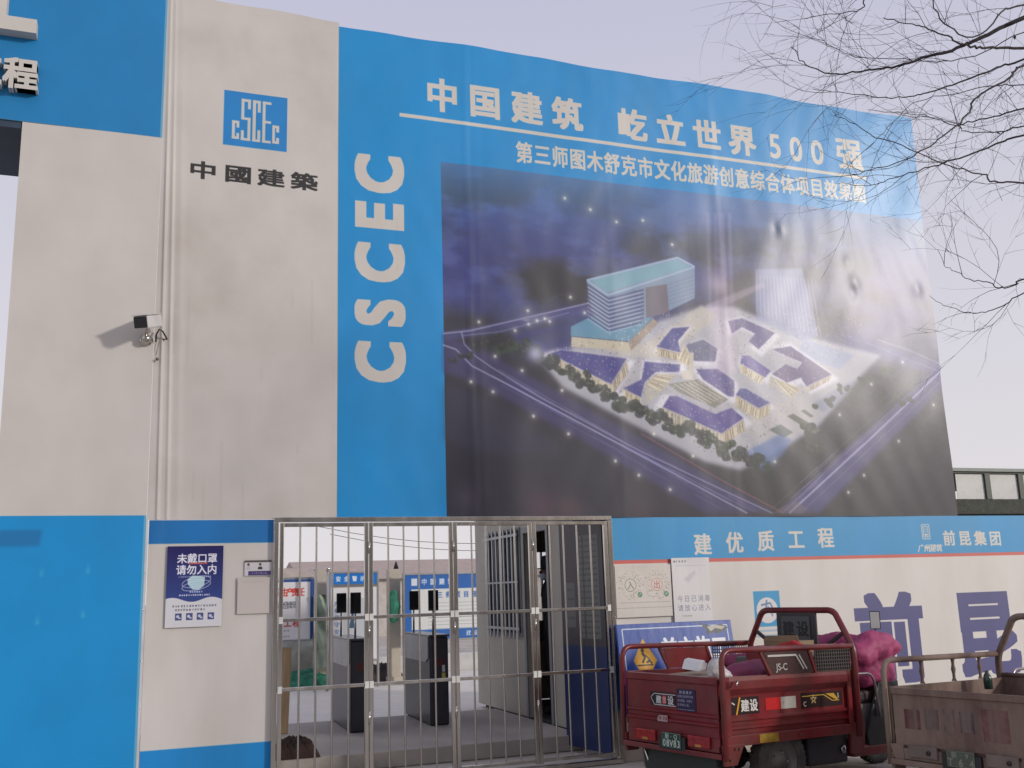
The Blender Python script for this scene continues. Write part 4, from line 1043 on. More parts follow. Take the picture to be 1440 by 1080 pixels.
sheet_notice("entry_exit_sheet", "cream sheet with round entry and exit emblems right of the gate", "notice", 0, 0, A, y=-.03, curl=.003)
A = Art(4.822, 5.235, 1.19, 1.81, 400, (222, 220, 218)); x0, x1, z0, z1 = A.x0, A.x1, A.z0, A.z1
A.rect(x0 + .022, z1 - .042, x0 + .038, z1 - .026, (70, 80, 96)); A.row("中国建筑", x0 + .055, x0 + .15, z1 - .034, .02, .022, (70, 74, 84), .02)
A.smallprint(x0 + .05, x1 - .04, z1 - .075, .010, (170, 176, 190), .7, 4)
A.soft([(x0 + .12, z1 - .2), (x0 + .25, z1 - .12), (x0 + .25, z1 - .16), (x0 + .17, z1 - .24)], (190, 190, 196), .6, 5)
A.row("今日已消毒", x0 + .07, x1 - .045, z0 + .235, .062, .066, (128, 132, 150), .0); A.row("请放心进入", x0 + .07, x1 - .045, z0 + .15, .062, .066, (128, 132, 150), .0)
A.smallprint(x0 + .08, x0 + .2, z0 + .075, .018, (150, 150, 156), .8, 5)
sheet_notice("disinfection_notice", "tall white notice with two lines of grey characters overlapping the red stripe", "notice", 0, 0, A, y=-.04, curl=.003)

# CCTV camera
cc = thing("security_camera", "white security camera with black face on a silver ball mount, high on the pillar seam", "security camera", (.02, -.04, 3.68))
obj("mount_ball", MB().ball((.0, -.05, 0), .042, 14, 10), STEEL, cc)
obj("mount_plate", MB().lathe([(0, -.02), (.05, -.018), (.052, .0)], (0, -.0, 0), 'y', 16), STEEL, cc)
obj("stem", MB().tube([(0, -.08, .02), (.0, -.14, .055), (.0, -.17, .075)], .010, 8), STEEL, cc)
hd = MB().box(-.062, .062, -.13, .13, -.052, .052)
ho = obj("housing", hd, M("camera_shell", (.55, .54, .53), .35), cc, .012); ho.location = (.01, -.18, .115)
rz, rx = rad(-27), rad(18)
ho.rotation_euler = (rx, 0, rz)
obj("lens_face", MB().box(-.055, .055, -.134, -.131, -.045, .045), DARK, ho)
obj("sun_shield", MB().box(-.068, .068, -.15, .12, .055, .060), M("camera_shell", (0, 0, 0)), ho, .002)
cb = obj("camera_cable", MB().tube([at_y(219, 481, -.05), at_y(220, 470, -.08), at_y(224, 463, -.09), at_y(229, 466, -.09), at_y(235, 477, -.05), at_y(230, 477, -.03)], .007, 7), WIRE)
tag(cb, "short black cable looped beside the security camera", "cable")
cb2 = obj("camera_plug", MB().tube([at_y(224, 480, -.05), at_y(221, 492, -.05), at_y(219, 500, -.05)], .0025, 6).lathe([(0, -.02), (.012, -.016), (.014, .0), (.008, .012), (0, .014)], at_y(221, 505, -.05), 'y', 10), M("plug_grey", (.16, .15, .14), .4, .5))
tag(cb2, "thin pale lead with small metal plug hanging under the security camera", "cable")

# blue works-ahead sign leaning behind the red tricycle
sg = thing("road_works_sign", "blue works-ahead sign with yellow diamond, standing behind the red tricycle", "sign", (4.75, -.3, 0), (rad(-9), 0, 0))
A = Art(0, 1.21, 0, .80, 330, (18, 68, 158))
for i in range(60):
    x, z = rng.uniform(0, 1.2), rng.uniform(0, .8); A.rect(x, z, x + .004, z + .004, (150, 160, 180), .7)
A.line([(.055, .03), (.055, .755), (1.16, .755), (1.16, .03)], .011, (206, 214, 226))
A.poly([(.25, .28), (.375, .47), (.25, .665), (.135, .47)], (222, 160, 30)); A.poly([(.25, .30), (.36, .47), (.25, .645), (.15, .47)], (228, 168, 38))
A.disc(.235, .56, .018, (30, 26, 24)); A.line([(.23, .54), (.255, .50), (.225, .45)], .022, (30, 26, 24)); A.line([(.255, .52), (.30, .48), (.26, .45)], .010, (30, 26, 24)); A.rect(.17, .425, .33, .437, (30, 26, 24)); A.line([(.27, .45), (.30, .47), (.32, .44)], .016, (30, 26, 24))
A.row("前方施工", .52, 1.05, .555, .165, .22, (232, 234, 238), .045)
A.poly([(.88, .775), (.93, .72), (.93, .67), (.97, .69), (1.04, .68), (1.12, .70), (1.17, .73), (1.10, .765), (1.0, .75)], (44, 50, 56)); A.poly([(.94, .745), (.98, .70), (1.03, .73), (1.10, .715), (1.14, .74), (1.05, .755)], (176, 172, 164)); A.line([(.80, .80), (.93, .76)], .008, (40, 40, 44))
obj("sign_face", MB().box(-.605, .605, -.012, .012, .43, 1.23), M_print("sign_print", A.image("sign_art"), rough=.4, dirt=.08), sg, .004, uv=(0, 2, -.605, .605, .43, 1.23))
for xx in (-.45, .45): obj("leg", MB().box(xx - .015, xx + .015, .013, .04, 0, 1.15), STEEL, sg, .002)
sg.location = (4.755, -.33, .0)

# ================================================================== cargo tricycles
def hexmesh(mb, y, x0, x1, z0, z1, step, th, skew=0.0):
    n = max(1, int((x1 - x0) / step)); mz = max(1, int((z1 - z0) / step))
    for i in range(n + 1):
        x = x0 + (x1 - x0) * i / n; mb.box(x - .0035, x + .0035, y - th, y + th, z0, z1)
    for j in range(mz + 1):
        z = z0 + (z1 - z0) * j / mz; mb.box(x0, x1, y - th * .8, y + th * .8, z - .0035, z + .0035)
    return mb

def rounded_path(pts, r, n=6):
    out = [Vector(pts[0])]
    for a, b, c in zip(pts[:-2], pts[1:-1], pts[2:]):
        a, b, c = Vector(a), Vector(b), Vector(c)
        d1_, d2_ = (a - b).normalized(), (c - b).normalized()
        rr = min(r, (a - b).length * .49, (c - b).length * .49)
        p, q_ = b + d1_ * rr, b + d2_ * rr
        for k in range(n + 1):
            t = k / n; out.append(p * (1 - t) ** 2 + b * 2 * t * (1 - t) + q_ * t * t)
    out.append(Vector(pts[-1])); return out

def flat_text_mesh(text, size, bold=.02):
    cu = bpy.data.curves.new("lettering", 'FONT'); cu.body = text; cu.extrude = .002; cu.size = size; cu.align_x = 'CENTER'
    ob = bpy.data.objects.new("lettering", cu); SC.collection.objects.link(ob); bpy.context.view_layer.update()
    me = ob.to_mesh(); v = [tuple(p.co) for p in me.vertices]; f = [tuple(p.vertices) for p in me.polygons]
    ob.to_mesh_clear(); bpy.data.objects.remove(ob); return v, f

def wheel(name, parent, c, r, w, rimcol):
    t = obj(name, MB().lathe([(r * .62, -w * .42), (r * .78, -w * .5), (r * .93, -w * .47), (r * .985, -w * .36), (r, -w * .12), (r, w * .12), (r * .985, w * .36), (r * .93, w * .47), (r * .78, w * .5), (r * .62, w * .42)], c, 'y', 40), RUBBER, parent)
    tr = MB()
    for k in range(36):
        th = 2 * math.pi * k / 36
        for sd in (-1, 1):
            a1 = th + (.05 if sd > 0 else 0); cs, sn = math.cos(a1), math.sin(a1); cs2, sn2 = math.cos(a1 + .09), math.sin(a1 + .09)
            v = []
            for rr in (r * .975, r * 1.018):
                for (q1, q2, yy) in ((cs, sn, .03), (cs2, sn2, .03), (cs2, sn2, .40), (cs, sn, .40)):
                    k2 = rr * (.985 if yy > .2 else 1); v.append((c[0] + q1 * k2, c[1] + sd * yy * w, c[2] + q2 * k2))
            tr.add(v, [(0, 1, 2, 3), (4, 7, 6, 5), (0, 4, 5, 1), (1, 5, 6, 2), (2, 6, 7, 3), (3, 7, 4, 0)])
    obj("tread", tr, RUBBER, t)
    obj("rim", MB().lathe([(r * .62, -w * .40), (r * .58, -w * .40), (r * .55, -w * .2), (r * .30, -w * .12), (r * .22, -w * .30), (r * .10, -w * .45), (0, -w * .46)], c, 'y', 28)
        .lathe([(r * .62, w * .40), (r * .58, w * .40), (r * .55, w * .2), (r * .30, w * .12), (0, w * .2)], c, 'y', 28), rimcol, t)
    for k in range(5):
        th = 2 * math.pi * k / 5
        obj("wheel_nut", MB().lathe([(0, -.012), (.012, -.010), (.013, 0)], (c[0] + r * .27 * math.cos(th), c[1] - w * .16, c[2] + r * .27 * math.sin(th)), 'y', 6, False), STEEL, t)
    return t

def decal(parent, name, A, x_or_y, side_, off, rough=.35, parent2=None):
    """thin sticker; side_ 'rear' (faces -x) or 'right' (faces -y)"""
    a0, a1, z0, z1 = A.x0, A.x1, A.z0, A.z1; mb = MB()
    if side_ == 'right': vv = [(a0, off, z0), (a1, off, z0), (a1, off, z1), (a0, off, z1)]; nx = (0, .0015, 0)
    else: vv = [(off, -a0, z0), (off, -a1, z0), (off, -a1, z1), (off, -a0, z1)]; nx = (.0015, 0, 0)
    mb.add(vv + [(a_ + nx[0], b_ + nx[1], c_) for a_, b_, c_ in vv], [(0, 1, 2, 3), (7, 6, 5, 4), (0, 4, 5, 1), (1, 5, 6, 2), (2, 6, 7, 3), (3, 7, 4, 0)])
    o = obj(name, mb, M_print(name + "_print", A.image(name + "_art"), rough=rough, dirt=.08), parent2 or parent)
    ul = o.data.uv_layers.new(name="uv")
    for lp in o.data.loops:
        v = o.data.vertices[lp.vertex_index].co; q_ = v.x if side_ == 'right' else -v.y
        ul.data[lp.index].uv = ((q_ - a0) / (a1 - a0), (v.z - z0) / (z1 - z0))
    return o

def tricycle(label, loc, yaw, pitch, paint, old, plate, drop=0.0):
    tk = math.tan(pitch)
    T = thing("cargo_tricycle", label, "cargo tricycle", loc, (0, pitch, yaw), "cargo tricycles parked at the wall")
    FR = paint
    Wd, Lb = .525, 1.45
    ZB, ZF, ZS, ZR = .36, .50, .90, 1.085          # bottom of bumper, box floor, top of side, top of rail
    if old: ZB, ZF, ZS, ZR = .30, .42, .80, .98
    H = ZS - ZF
    obj("cargo_floor", MB().box(.02, Lb - .02, -Wd + .02, Wd - .02, ZF - .02, ZF + .005), FR, T)
    # pressed side panels: profile across, extruded along the box
    def side(sgn):
        prof = [(0, ZF), (.0, ZF + .03), (.018, ZF + .04), (.018, ZF + .055), (.0, ZF + .065), (0, ZF + .085), (.014, ZF + .095), (.014, ZF + .11), (.0, ZF + .12),
                (.0, ZF + .27), (.035, ZF + .315), (.035, ZS - .03), (.03, ZS), (-.015, ZS), (-.015, ZF)]
        if old: prof = [(0, ZF), (0, ZF + .05), (.012, ZF + .06), (.012, ZF + .09), (0, ZF + .10), (0, ZS - .05), (.02, ZS - .04), (.02, ZS), (-.015, ZS), (-.015, ZF)]
        pr = [(sgn * (Wd - .02 + a_), b_) for a_, b_ in prof]
        if sgn < 0: pr = pr[::-1]
        p_ = obj("side_panel", MB().prism(pr, 'x', .035, Lb - .035), FR, T)
        return p_
    sR, sL = side(-1), side(1)
    for sg_, par in ((-1, sR), (1, sL)):
        y_ = sg_ * (Wd - .005)
        obj("end_stile", MB().box(.03, .075, min(y_, y_ + sg_ * .02), max(y_, y_ + sg_ * .02), ZF, ZS), FR, par, .004)
        obj("end_stile", MB().box(Lb - .075, Lb - .03, min(y_, y_ + sg_ * .02), max(y_, y_ + sg_ * .02), ZF, ZS), FR, par, .004)
    # tailgate
    prof = [(.0, ZF - .02), (0, ZF + .05), (-.014, ZF + .06), (-.014, ZF + .075), (0, ZF + .085), (0, ZF + .11), (-.014, ZF + .12), (-.014, ZF + .135), (.0, ZF + .145), (0, ZS - .06), (-.012, ZS - .05), (-.012, ZS - .005), (.015, ZS), (.015, ZF - .02)]
    if old: prof = [(0, ZF), (0, ZS - .05), (-.012, ZS - .04), (-.012, ZS), (.015, ZS), (.015, ZF)]
    tg = obj("tailgate", MB(), FR, T) if False else None
    mbt = MB(); n_ = len(prof)
    mbt.v = [(a_, -Wd + .04, b_) for a_, b_ in prof] + [(a_, Wd - .04, b_) for a_, b_ in prof]
    mbt.f = [tuple(reversed(range(n_))), tuple(range(n_, 2 * n_))] + [(i, (i + 1) % n_, n_ + (i + 1) % n_, n_ + i) for i in range(n_)]; mbt.sm = [False] * len(mbt.f)
    tg = obj("tailgate", mbt, FR, T)
    # rear light panel and bumper
    rp = obj("rear_panel", MB().box(-.005, .02, -Wd + .04, Wd - .04, ZB + .025, ZF - .022), FR, T, .004)
    obj("rear_bumper", MB().box(-.03, .03, -Wd, Wd, ZB - .015, ZB + .022), FR, T, .006)
    if old:
        for sgy in (1, -1):
            obj("corner_plate", MB().prism([(sgy * (Wd - .10), ZB - .015), (sgy * (Wd - .02), ZB + .03), (sgy * Wd, ZB + .10), (sgy * Wd, ZF), (sgy * (Wd - .10), ZF)][::int(sgy)], 'x', -.012, .01), FR, T, .003)
    lampm = M("rear_lamp_dusty", (.17, .13, .11), .7, var=.2, dirt=(.22, .19, .16), dirt_amt=.3) if old else M("rear_lamp_red", (.30, .02, .02), .2, var=.3, scale=30)
    for yy in (.27, -.30):
        l_ = obj("rear_lamp", MB().box(-.026, -.006, yy - .11, yy + .11, ZB + .045, ZB + .125), lampm, rp, .008)
        if not old: obj("lamp_lens", MB().box(-.029, -.0265, yy - .03, yy + .03, ZB + .05, ZB + .068), M("amber_lens", (.45, .20, .04), .3), l_, .001)
        else: obj("lamp_lens", MB().lathe([(0, -.012), (.014, -.011), (.016, 0)], (-.026, yy - .05, ZB + .085), 'x', 10), M("dark_lens", (.03, .01, .01), .4), l_)
    # number plate, lettering as thin relief on a small green plate
    pw, ph = .20, .105
    Ap_ = Art(-pw / 2, pw / 2, 0, ph, 900, (24, 62, 48) if not old else (96, 104, 94)); c_ = (200, 212, 204) if not old else (150, 164, 150)
    Ap_.line([(-pw / 2 + .005, .005), (pw / 2 - .005, .005), (pw / 2 - .005, ph - .005), (-pw / 2 + .005, ph - .005), (-pw / 2 + .005, .005)], .003, c_, .6)
    Ap_.row(plate[0], -.045, .045, ph * .74, .045, .042, c_, .015); Ap_.row(plate[1], -.076, .076, ph * .30, .062, .066, c_, .02)
    pl = MB(); y_c = -.03 if not old else -.02
    vv = [(-.036, y_c + pw / 2, ZB + .02), (-.036, y_c - pw / 2, ZB + .02), (-.036, y_c - pw / 2, ZB + .02 + ph), (-.036, y_c + pw / 2, ZB + .02 + ph)]
    pl.add(vv + [(a_ + .004, b_, d_) for a_, b_, d_ in vv], [(0, 1, 2, 3), (7, 6, 5, 4), (0, 4, 5, 1), (1, 5, 6, 2), (2, 6, 7, 3), (3, 7, 4, 0)])
    po = obj("number_plate", pl, M_print("plate_print", Ap_.image("plate_art"), rough=.4, dirt=.1 if not old else .3), T)
    ul = po.data.uv_layers.new(name="uv")
    for lp in po.data.loops:
        v = po.data.vertices[lp.vertex_index].co
        ul.data[lp.index].uv = ((y_c + pw / 2 - v.y) / pw, (v.z - ZB - .02) / ph)
    obj("plate_bracket", MB().box(-.031, -.006, y_c - .14, y_c + .14, ZB + .005, ZB + .10), DARK, T)
    # side rail frames
    for sgy in (-1, 1):
        yy = sgy * (Wd + .018)
        path = rounded_path([(.0, yy, ZB - .02), (.0, yy, ZR), (Lb, yy, ZR)], .10, 8)
        fm = obj("side_rail", MB().tube(path, .021, 10), FR, T)
        if old:
            for xx in (.45, .85, 1.2):
                obj("baluster", MB().lathe([(.020, ZS), (.012, ZS + .02), (.011, ZS + .05), (.018, ZS + .085), (.011, ZS + .12), (.013, ZR - .03), (.020, ZR - .018)], (xx, yy, 0), 'z', 10), FR, fm)
        else:
            for x_a, x_b in ((.40, .50), (.93, 1.0)):
                obj("strut", MB().tube([(x_a, yy, ZR - .02), (x_b, yy, ZS + .0)], .017, 4, sq=True), FR, fm)
            inf = MB().prism([(.435, ZR - .022), (.93, ZR - .022), (.985, ZS + .002), (.515, ZS + .002)], 'y', yy - .004, yy + .004)
            obj("infill_panel", inf, M("sticker_black_red", (.045, .012, .012), .4) if sgy < 0 else FR, fm)
            if sgy < 0:
                st = MB(); y2 = yy - .006
                for (xa, za, xb, zb, w_) in ((.47, ZR - .05, .78, ZR - .05, .010), (.78, ZR - .05, .86, ZS + .03, .008), (.815, ZR - .05, .895, ZS + .03, .008)):
                    st.tube([(xa, y2, za), (xb, y2, zb)], w_, 4, sq=True)
                obj("sticker_trim", st, M("sticker_cream", (.5, .47, .42), .5), fm)
                v, f = flat_text_mesh("JS-C", .07); mbx = MB().add([(.62 + a_, y2 - .001 - c_2, ZS + .03 + b_) for a_, b_, c_2 in v], f)
                obj("sticker_lettering", mbx, M("sticker_cream", (0, 0, 0)), fm)
            obj("mesh_infill", hexmesh(MB(), yy, 1.01, Lb - .03, ZS + .005, ZR - .022, .026, .002), DARK if sgy > 0 else M("mesh_brown", (.05, .035, .03), .6), fm)
            obj("back_plate", MB().box(1.01, Lb - .03, yy + .006, yy + .008, ZS + .005, ZR - .022), DARK, fm) if sgy < 0 else None
            obj("hook", MB().tube([(.12, yy - .02 * -sgy, ZS - .03), (.12, yy + .035 * sgy, ZS - .03), (.10, yy + .035 * sgy, ZS - .06)], .008, 6), STEEL, fm)
    bolt = None
    for (bx_, by_, bz_) in [(.05, -.53, ZF + .04), (.05, -.53, ZS - .04), (Lb - .05, -.53, ZF + .04), (Lb - .05, -.53, ZS - .04), (.10, -.545, ZF - .09), (.05, -.545, ZB - .02), (.14, -.545, ZF - .09), (1.2, -.534, ZF - .04), (.8, -.534, ZF - .04)]:
        if bolt is None: bolt = obj("bolt", MB().lathe([(0, -.006), (.008, -.005), (.009, 0)], (0, 0, 0), 'y', 6, False), M("rusty_bolt", (.10, .05, .03), .7), T, loc=(bx_, by_, bz_))
        else: again(bolt, T, (bx_, by_, bz_))
    # headboard
    hx = Lb + .02; top = 1.36 if not old else 1.27; sh_ = ZR - .02
    hp_ = rounded_path([(hx, -Wd - .02, ZF - .1), (hx, -Wd - .02, sh_), (hx, -.39, top - .02), (hx, -.34, top), (hx, .34, top), (hx, .39, top - .02), (hx, Wd + .02, sh_), (hx, Wd + .02, ZF - .1)], .06, 5)
    hbf = obj("headboard_frame", MB().tube(hp_, .026, 10), FR, T)
    obj("headboard_rail", MB().tube([(hx, -Wd, ZS + .02), (hx, Wd, ZS + .02)], .018, 8), FR, hbf)
    obj("headboard_panel", MB().box(hx - .008, hx + .008, -Wd + .01, Wd - .01, ZF, ZS + .02), FR, hbf)
    if not old:
        obj("headboard_plate", MB().box(hx - .02, hx + .0, -.21, .21, ZS, top - .015), M("grey_plate_frame", (.045, .04, .04), .5), hbf, .008)
        gp = obj("headboard_sign", MB().box(hx - .026, hx - .0205, -.15, .15, ZS + .05, top - .05), M("grey_mesh_plate", (.07, .075, .075), .5, bump=.2, bscale=60), hbf)
        Ah = Art(-.15, .15, ZS + .05, top - .05, 500, (84, 88, 88))
        Ah.row("建设", -.075, .075, top - .15, .125, .13, (26, 26, 28), .035); Ah.row("摩托", -.06, .06, ZS + .12, .10, .10, (40, 42, 42), .02)
        decal(T, "headboard_lettering", Ah, 0, 'rear', hx - .0285, parent2=gp)
        for sgy in (-1, 1): obj("brace", MB().tube([(hx, sgy * .47, top - .17), (hx, sgy * .20, ZS + .12)], .018, 4, sq=True), M("black_brace", (.035, .025, .025), .5), hbf)
    # lower body: skirts, brackets
    obj("side_sill", MB().box(.03, Lb - .02, -Wd - .006, -Wd + .015, ZF - .075, ZF - .002), FR, T, .004)
    obj("side_sill", MB().box(.03, Lb - .02, Wd - .015, Wd + .006, ZF - .075, ZF - .002), FR, T, .004)
    for sgy in (-1, 1):
        yy = sgy * (Wd + .0)
        obj("corner_bracket", MB().prism([(-.01, ZF - .06), (.20, ZF - .06), (.12, ZB - .06), (-.0, ZB - .06)], 'y', yy - .012, yy + .012), FR, T, .004)
        obj("mud_flap", MB().box(.24, .26, sgy * (Wd - .26) - .10, sgy * (Wd - .26) + .22 * (1 if sgy > 0 else .5), .10, ZF - .07), M("worn_flap", (.10, .09, .085), .7, var=.5, scale=9, stretch=(1, 1, .2)), T)
    r = .255; ww = .12
    rc = M("rim_dark_dusty", (.13, .11, .10), .6, .4, var=.3)
    for sgy in (-1, 1): wheel("rear_wheel", T, (.64, sgy * .44, r + .64 * tk + drop), r, ww, rc)
    obj("rear_axle", MB().tube([(.64, -.40, r + .64 * tk), (.64, .40, r + .64 * tk)], .035, 10).ball((.64, 0, r + .64 * tk), .11), DARK, T)
    for sgy in (-1, 1):
        obj("leaf_spring", MB().tube([(.22, sgy * .32, .42), (.45, sgy * .32, .33), (.64, sgy * .32, .31), (.85, sgy * .32, .33), (1.1, sgy * .32, .42)], .016, 4, sq=True), DARK, T)
        obj("chassis_rail", MB().box(.02, 1.9, sgy * .27 - .02, sgy * .27 + .02, ZF - .085, ZF - .03), FR, T, .004)
    obj("under_guard", MB().box(.05, .07, -.40, .36, .12, ZB), M("dark_under_plate", (.02, .03, .025), .6), T)
    obj("rear_stand", MB().tube([(.02, .34, ZB), (.10, .33, .12), (.16, .12, .12)], .010, 6), STEEL, T)
    # cab floor, seat box, fork, front wheel
    obj("cab_floor", MB().prism([(-.44, .23), (.44, .23), (.44, .30), (.40, .33), (-.40, .33), (-.44, .30)], 'x', 1.52, 2.22), FR, T, .008)
    obj("cab_side_panel", MB().prism([(1.47, .26), (1.62, .26), (1.66, .45), (1.60, .72), (1.47, .84)], 'y', -.46, -.43), FR, T, .006)
    obj("cab_side_panel", MB().prism([(1.47, .26), (1.62, .26), (1.66, .45), (1.60, .72), (1.47, .84)], 'y', .43, .46), FR, T, .006)
    obj("battery_box", MB().box(1.0, 1.46, -.43, -.16, .20, .42), M("dark_box", (.03, .025, .03), .5), T, .02)
    obj("side_reflector", MB().lathe([(0, -.010), (.028, -.008), (.032, 0)], (1.40, -.44, .30), 'y', 16), M("chrome_reflector", (.35, .33, .36), .15, .9), T)
    obj("seat_base", MB().box(1.52, 1.92, -.36, .36, .34, .62), M("seat_base_grey", (.25, .22, .21), .6), T, .02)
    obj("seat", MB().box(1.49, 1.95, -.38, .38, .621, .72), M("seat_vinyl", (.05, .03, .032), .55), T, .03)
    for sgy in (-1, 1):
        obj("armrest", MB().tube(rounded_path([(1.50, sgy * .46, .52), (1.50, sgy * .46, .86), (1.80, sgy * .46, .86), (1.86, sgy * .46, .52)], .09, 6), .011, 8), M("chrome_tube", (.42, .36, .36), .3, .8), T)
    fz = .255 + 2.36 * tk
    wheel("front_wheel", T, (2.36, 0, fz), .255, .105, M("rim_silver", (.45, .42, .36), .45, .6, var=.2, dirt=(.3, .25, .18), dirt_amt=.3))
    for sgy in (-1, 1): obj("fork_leg", MB().tube([(2.36, sgy * .085, fz), (2.20, sgy * .085, .86)], .020, 8), STEEL, T)
    obj("front_mudguard", MB().tube([(2.36 + .30 * math.cos(t), 0, fz + .30 * math.sin(t)) for t in [x * .2 + .4 for x in range(12)]], .055, 6), FR, T)
    obj("steering_head", MB().tube([(2.21, 0, .80), (2.12, 0, 1.06)], .035, 10), DARK, T)
    obj("handlebar", MB().tube(rounded_path([(1.98, -.40, 1.02), (2.08, -.25, 1.06), (2.12, 0, 1.05), (2.08, .25, 1.06), (1.98, .40, 1.02)], .08, 4), .012, 8), DARK, T)
    for sgy in (-1, 1):
        mi = obj("mirror", MB().tube([(0, -sgy * .06, -.21), (0, 0, -.07)], .006, 6), DARK, T, loc=(2.05, sgy * .34, 1.275)); mi.rotation_euler = (0, rad(-4), rad(32))
        obj("mirror_shell", MB().box(-.008, .008, -.042, .042, -.075, .075), DARK, mi, .006)
        obj("mirror_glass", MB().box(-.0115, -.0085, -.036, .036, -.068, .068), M("mirror_glass", (.75, .76, .76), .05, 1.0, var=.02), mi)
    obj("headlamp", MB().lathe([(0, .10), (.07, .09), (.08, .0), (.06, -.06), (0, -.08)], (2.30, 0, .92), 'x', 16), DARK, T)
    return T

RED = M("oxblood_paint", (.165, .014, .017), .30, 0.0, var=.25, scale=3.5, bump=.05, bscale=12, dirt=(.16, .085, .07), dirt_amt=.22, dirt_scale=2.2)
OLD = M("weathered_brown_paint", (.145, .080, .062), .75, 0.0, var=.3, scale=3, bump=.25, bscale=22, dirt=(.26, .20, .155), dirt_amt=.55, dirt_scale=3.0, stretch=(1, 1, .45))
hd_ = rad(14)
T1 = tricycle("dark red cargo tricycle loaded with odds and ends, grey headboard plate", (3.793, -1.717, 0), hd_, rad(1.7), RED, False, ("新·Q", "08V83"))
T2 = tricycle("weathered brown cargo tricycle with bare turned rail posts, cut off by the right edge", (5.04 + .525 * math.sin(hd_), -2.62 - .525 * math.cos(hd_), 0), hd_, rad(1.5), OLD, True, ("新·9", "T64"))

# stickers of the red tricycle
A = Art(-.22, .06, .665, .765, 700, (40, 12, 18)); a0, a1, z0, z1 = -.22, .06, .665, .765
A.poly([(a0, z0 + .055), (a0 + .045, z1 - .01), (a1, z1 - .01), (a1, z0), (a0 + .045, z0)], (16, 14, 18))
A.line([(a1, z1 - .014), (a0 + .045, z1 - .014), (a0 + .008, z0 + .058), (a0 + .045, z0 + .006), (a1, z0 + .006)], .006, (206, 206, 210))
A.char("建", a0 + .095, z0 + .045, .062, .062, (214, 214, 214), .03); A.rect(a0 + .135, z0 + .014, a0 + .178, z0 + .078, (196, 60, 56)); A.char("设", a0 + .225, z0 + .045, .068, .068, (214, 214, 214), .03)
A.char("图", a0 + .157, z0 + .045, .04, .05, (220, 200, 200), .0)
decal(T1, "tail_sticker", A, 0, 'rear', -.0045)
A = Art(.075, .27, .645, .80, 700, (32, 26, 66)); a0, a1, z0, z1 = A.x0, A.x1, A.z0, A.z1
A.row("加强维护", a0 + .04, a1 - .05, z1 - .022, .028, .026, (200, 196, 210), .01, shear=.2)
for i, tx_ in enumerate(("定期检查保养车辆", "请勿超载。注意行", "请佩戴头盔。")): A.row(tx_, a0 + .015, a1 - .035 - i * .012, z1 - .052 - i * .03, .020, .020, (214, 210, 224), .01)
A.smallprint(a0 + .005, a1 - .02, z0 + .01, .008, (190, 186, 204), .8, 3)
decal(T1, "warning_sticker", A, 0, 'rear', -.0045)
A = Art(-.13, -.02, .555, .60, 500, (176, 150, 150)); A.poly([(-.13, .58), (-.11, .60), (-.13, .60)], (50, 10, 16)); A.row("载货", -.10, -.06, .578, .025, .025, (120, 70, 80), .02); A.rect(-.04, .565, -.025, .59, (110, 70, 80))
decal(T1, "small_sticker", A, 0, 'rear', -.0185)
# side stickers
Zs = .50
ys = -(.525 - .02) - .0025
A = Art(.12, .40, Zs + .135, Zs + .255, 600, (34, 14, 16)); a0, z0 = .12, Zs + .135
A.line([(a0 + .045, z0 + .0), (a0 + .085, z0 + .12)], .014, (226, 160, 40)); A.row("建设", a0 + .135, a0 + .225, z0 + .06, .085, .088, (214, 212, 206), .035); A.line([(a0 + .0, z0 + .085), (a0 + .03, z0 + .07)], .010, (214, 212, 206))
decal(T1, "side_sticker", A, 0, 'right', ys)
A = Art(.47, .80, Zs + .15, Zs + .235, 400, (190, 28, 30)); A.rect(.635, Zs + .15, .80, Zs + .235, (186, 182, 170)); A.rect(.66, Zs + .19, .67, Zs + .2, (120, 116, 110))
decal(T1, "reflective_strip", A, 0, 'right', ys)
A = Art(.86, 1.34, Zs + .14, Zs + .25, 500, (40, 14, 16)); z0 = Zs + .14
A.line([(.87, z0 + .085), (1.12, z0 + .088), (1.22, z0 + .04), (1.30, z0 + .04)], .007, (214, 176, 60)); A.poly([(1.14, z0 + .095), (1.24, z0 + .095), (1.29, z0 + .045), (1.26, z0 + .045)], (196, 156, 50))
for r_ in (.036,): A.line([(1.0 + r_ * math.sin(t * 4 * math.pi / 5), z0 + .06 + r_ * math.cos(t * 4 * math.pi / 5)) for t in range(6)], .006, (206, 180, 120))
A.char("C", .90, z0 + .03, .05, .05, (210, 206, 200), .02); A.char("S", 1.29, z0 + .075, .04, .05, (210, 206, 200), .02)
decal(T1, "side_trim_sticker", A, 0, 'right', ys)
obj("yellow_reflector", MB().box(.36, .56, -.5345, -.532, .432, .492), M("reflector_amber", (.34, .20, .02), .45, var=.25, scale=25), T1)

# ghosts of old stickers on the brown tricycle's tailgate
for nm, ya, yb, za, zb, c in (("faded_sticker", -.40, -.28, .53, .66, (92, 52, 52)), ("faded_sticker", -.24, -.14, .54, .67, (84, 72, 68)), ("faded_sticker", -.10, -.02, .52, .68, (104, 86, 80)), ("faded_sticker", .02, .12, .54, .67, (86, 74, 78)), ("faded_sticker", .18, .36, .50, .70, (112, 66, 64))):
    A = Art(ya, yb, za, zb, 400, c)
    nzv = value_noise(A.h, A.w, 14, 4, int(abs(ya) * 100))[..., None]
    A.im[:] = A.im * (1 - .0 * nzv) * (.8 + .5 * nzv) + .06 * (nzv - .5)
    for i in range(9): A.rect(ya + rng.uniform(0, yb - ya), za, ya + rng.uniform(0, yb - ya) + .004, zb, (128, 110, 102), .35)
    decal(T2, nm, A, 0, 'rear', -.0025, rough=.8)

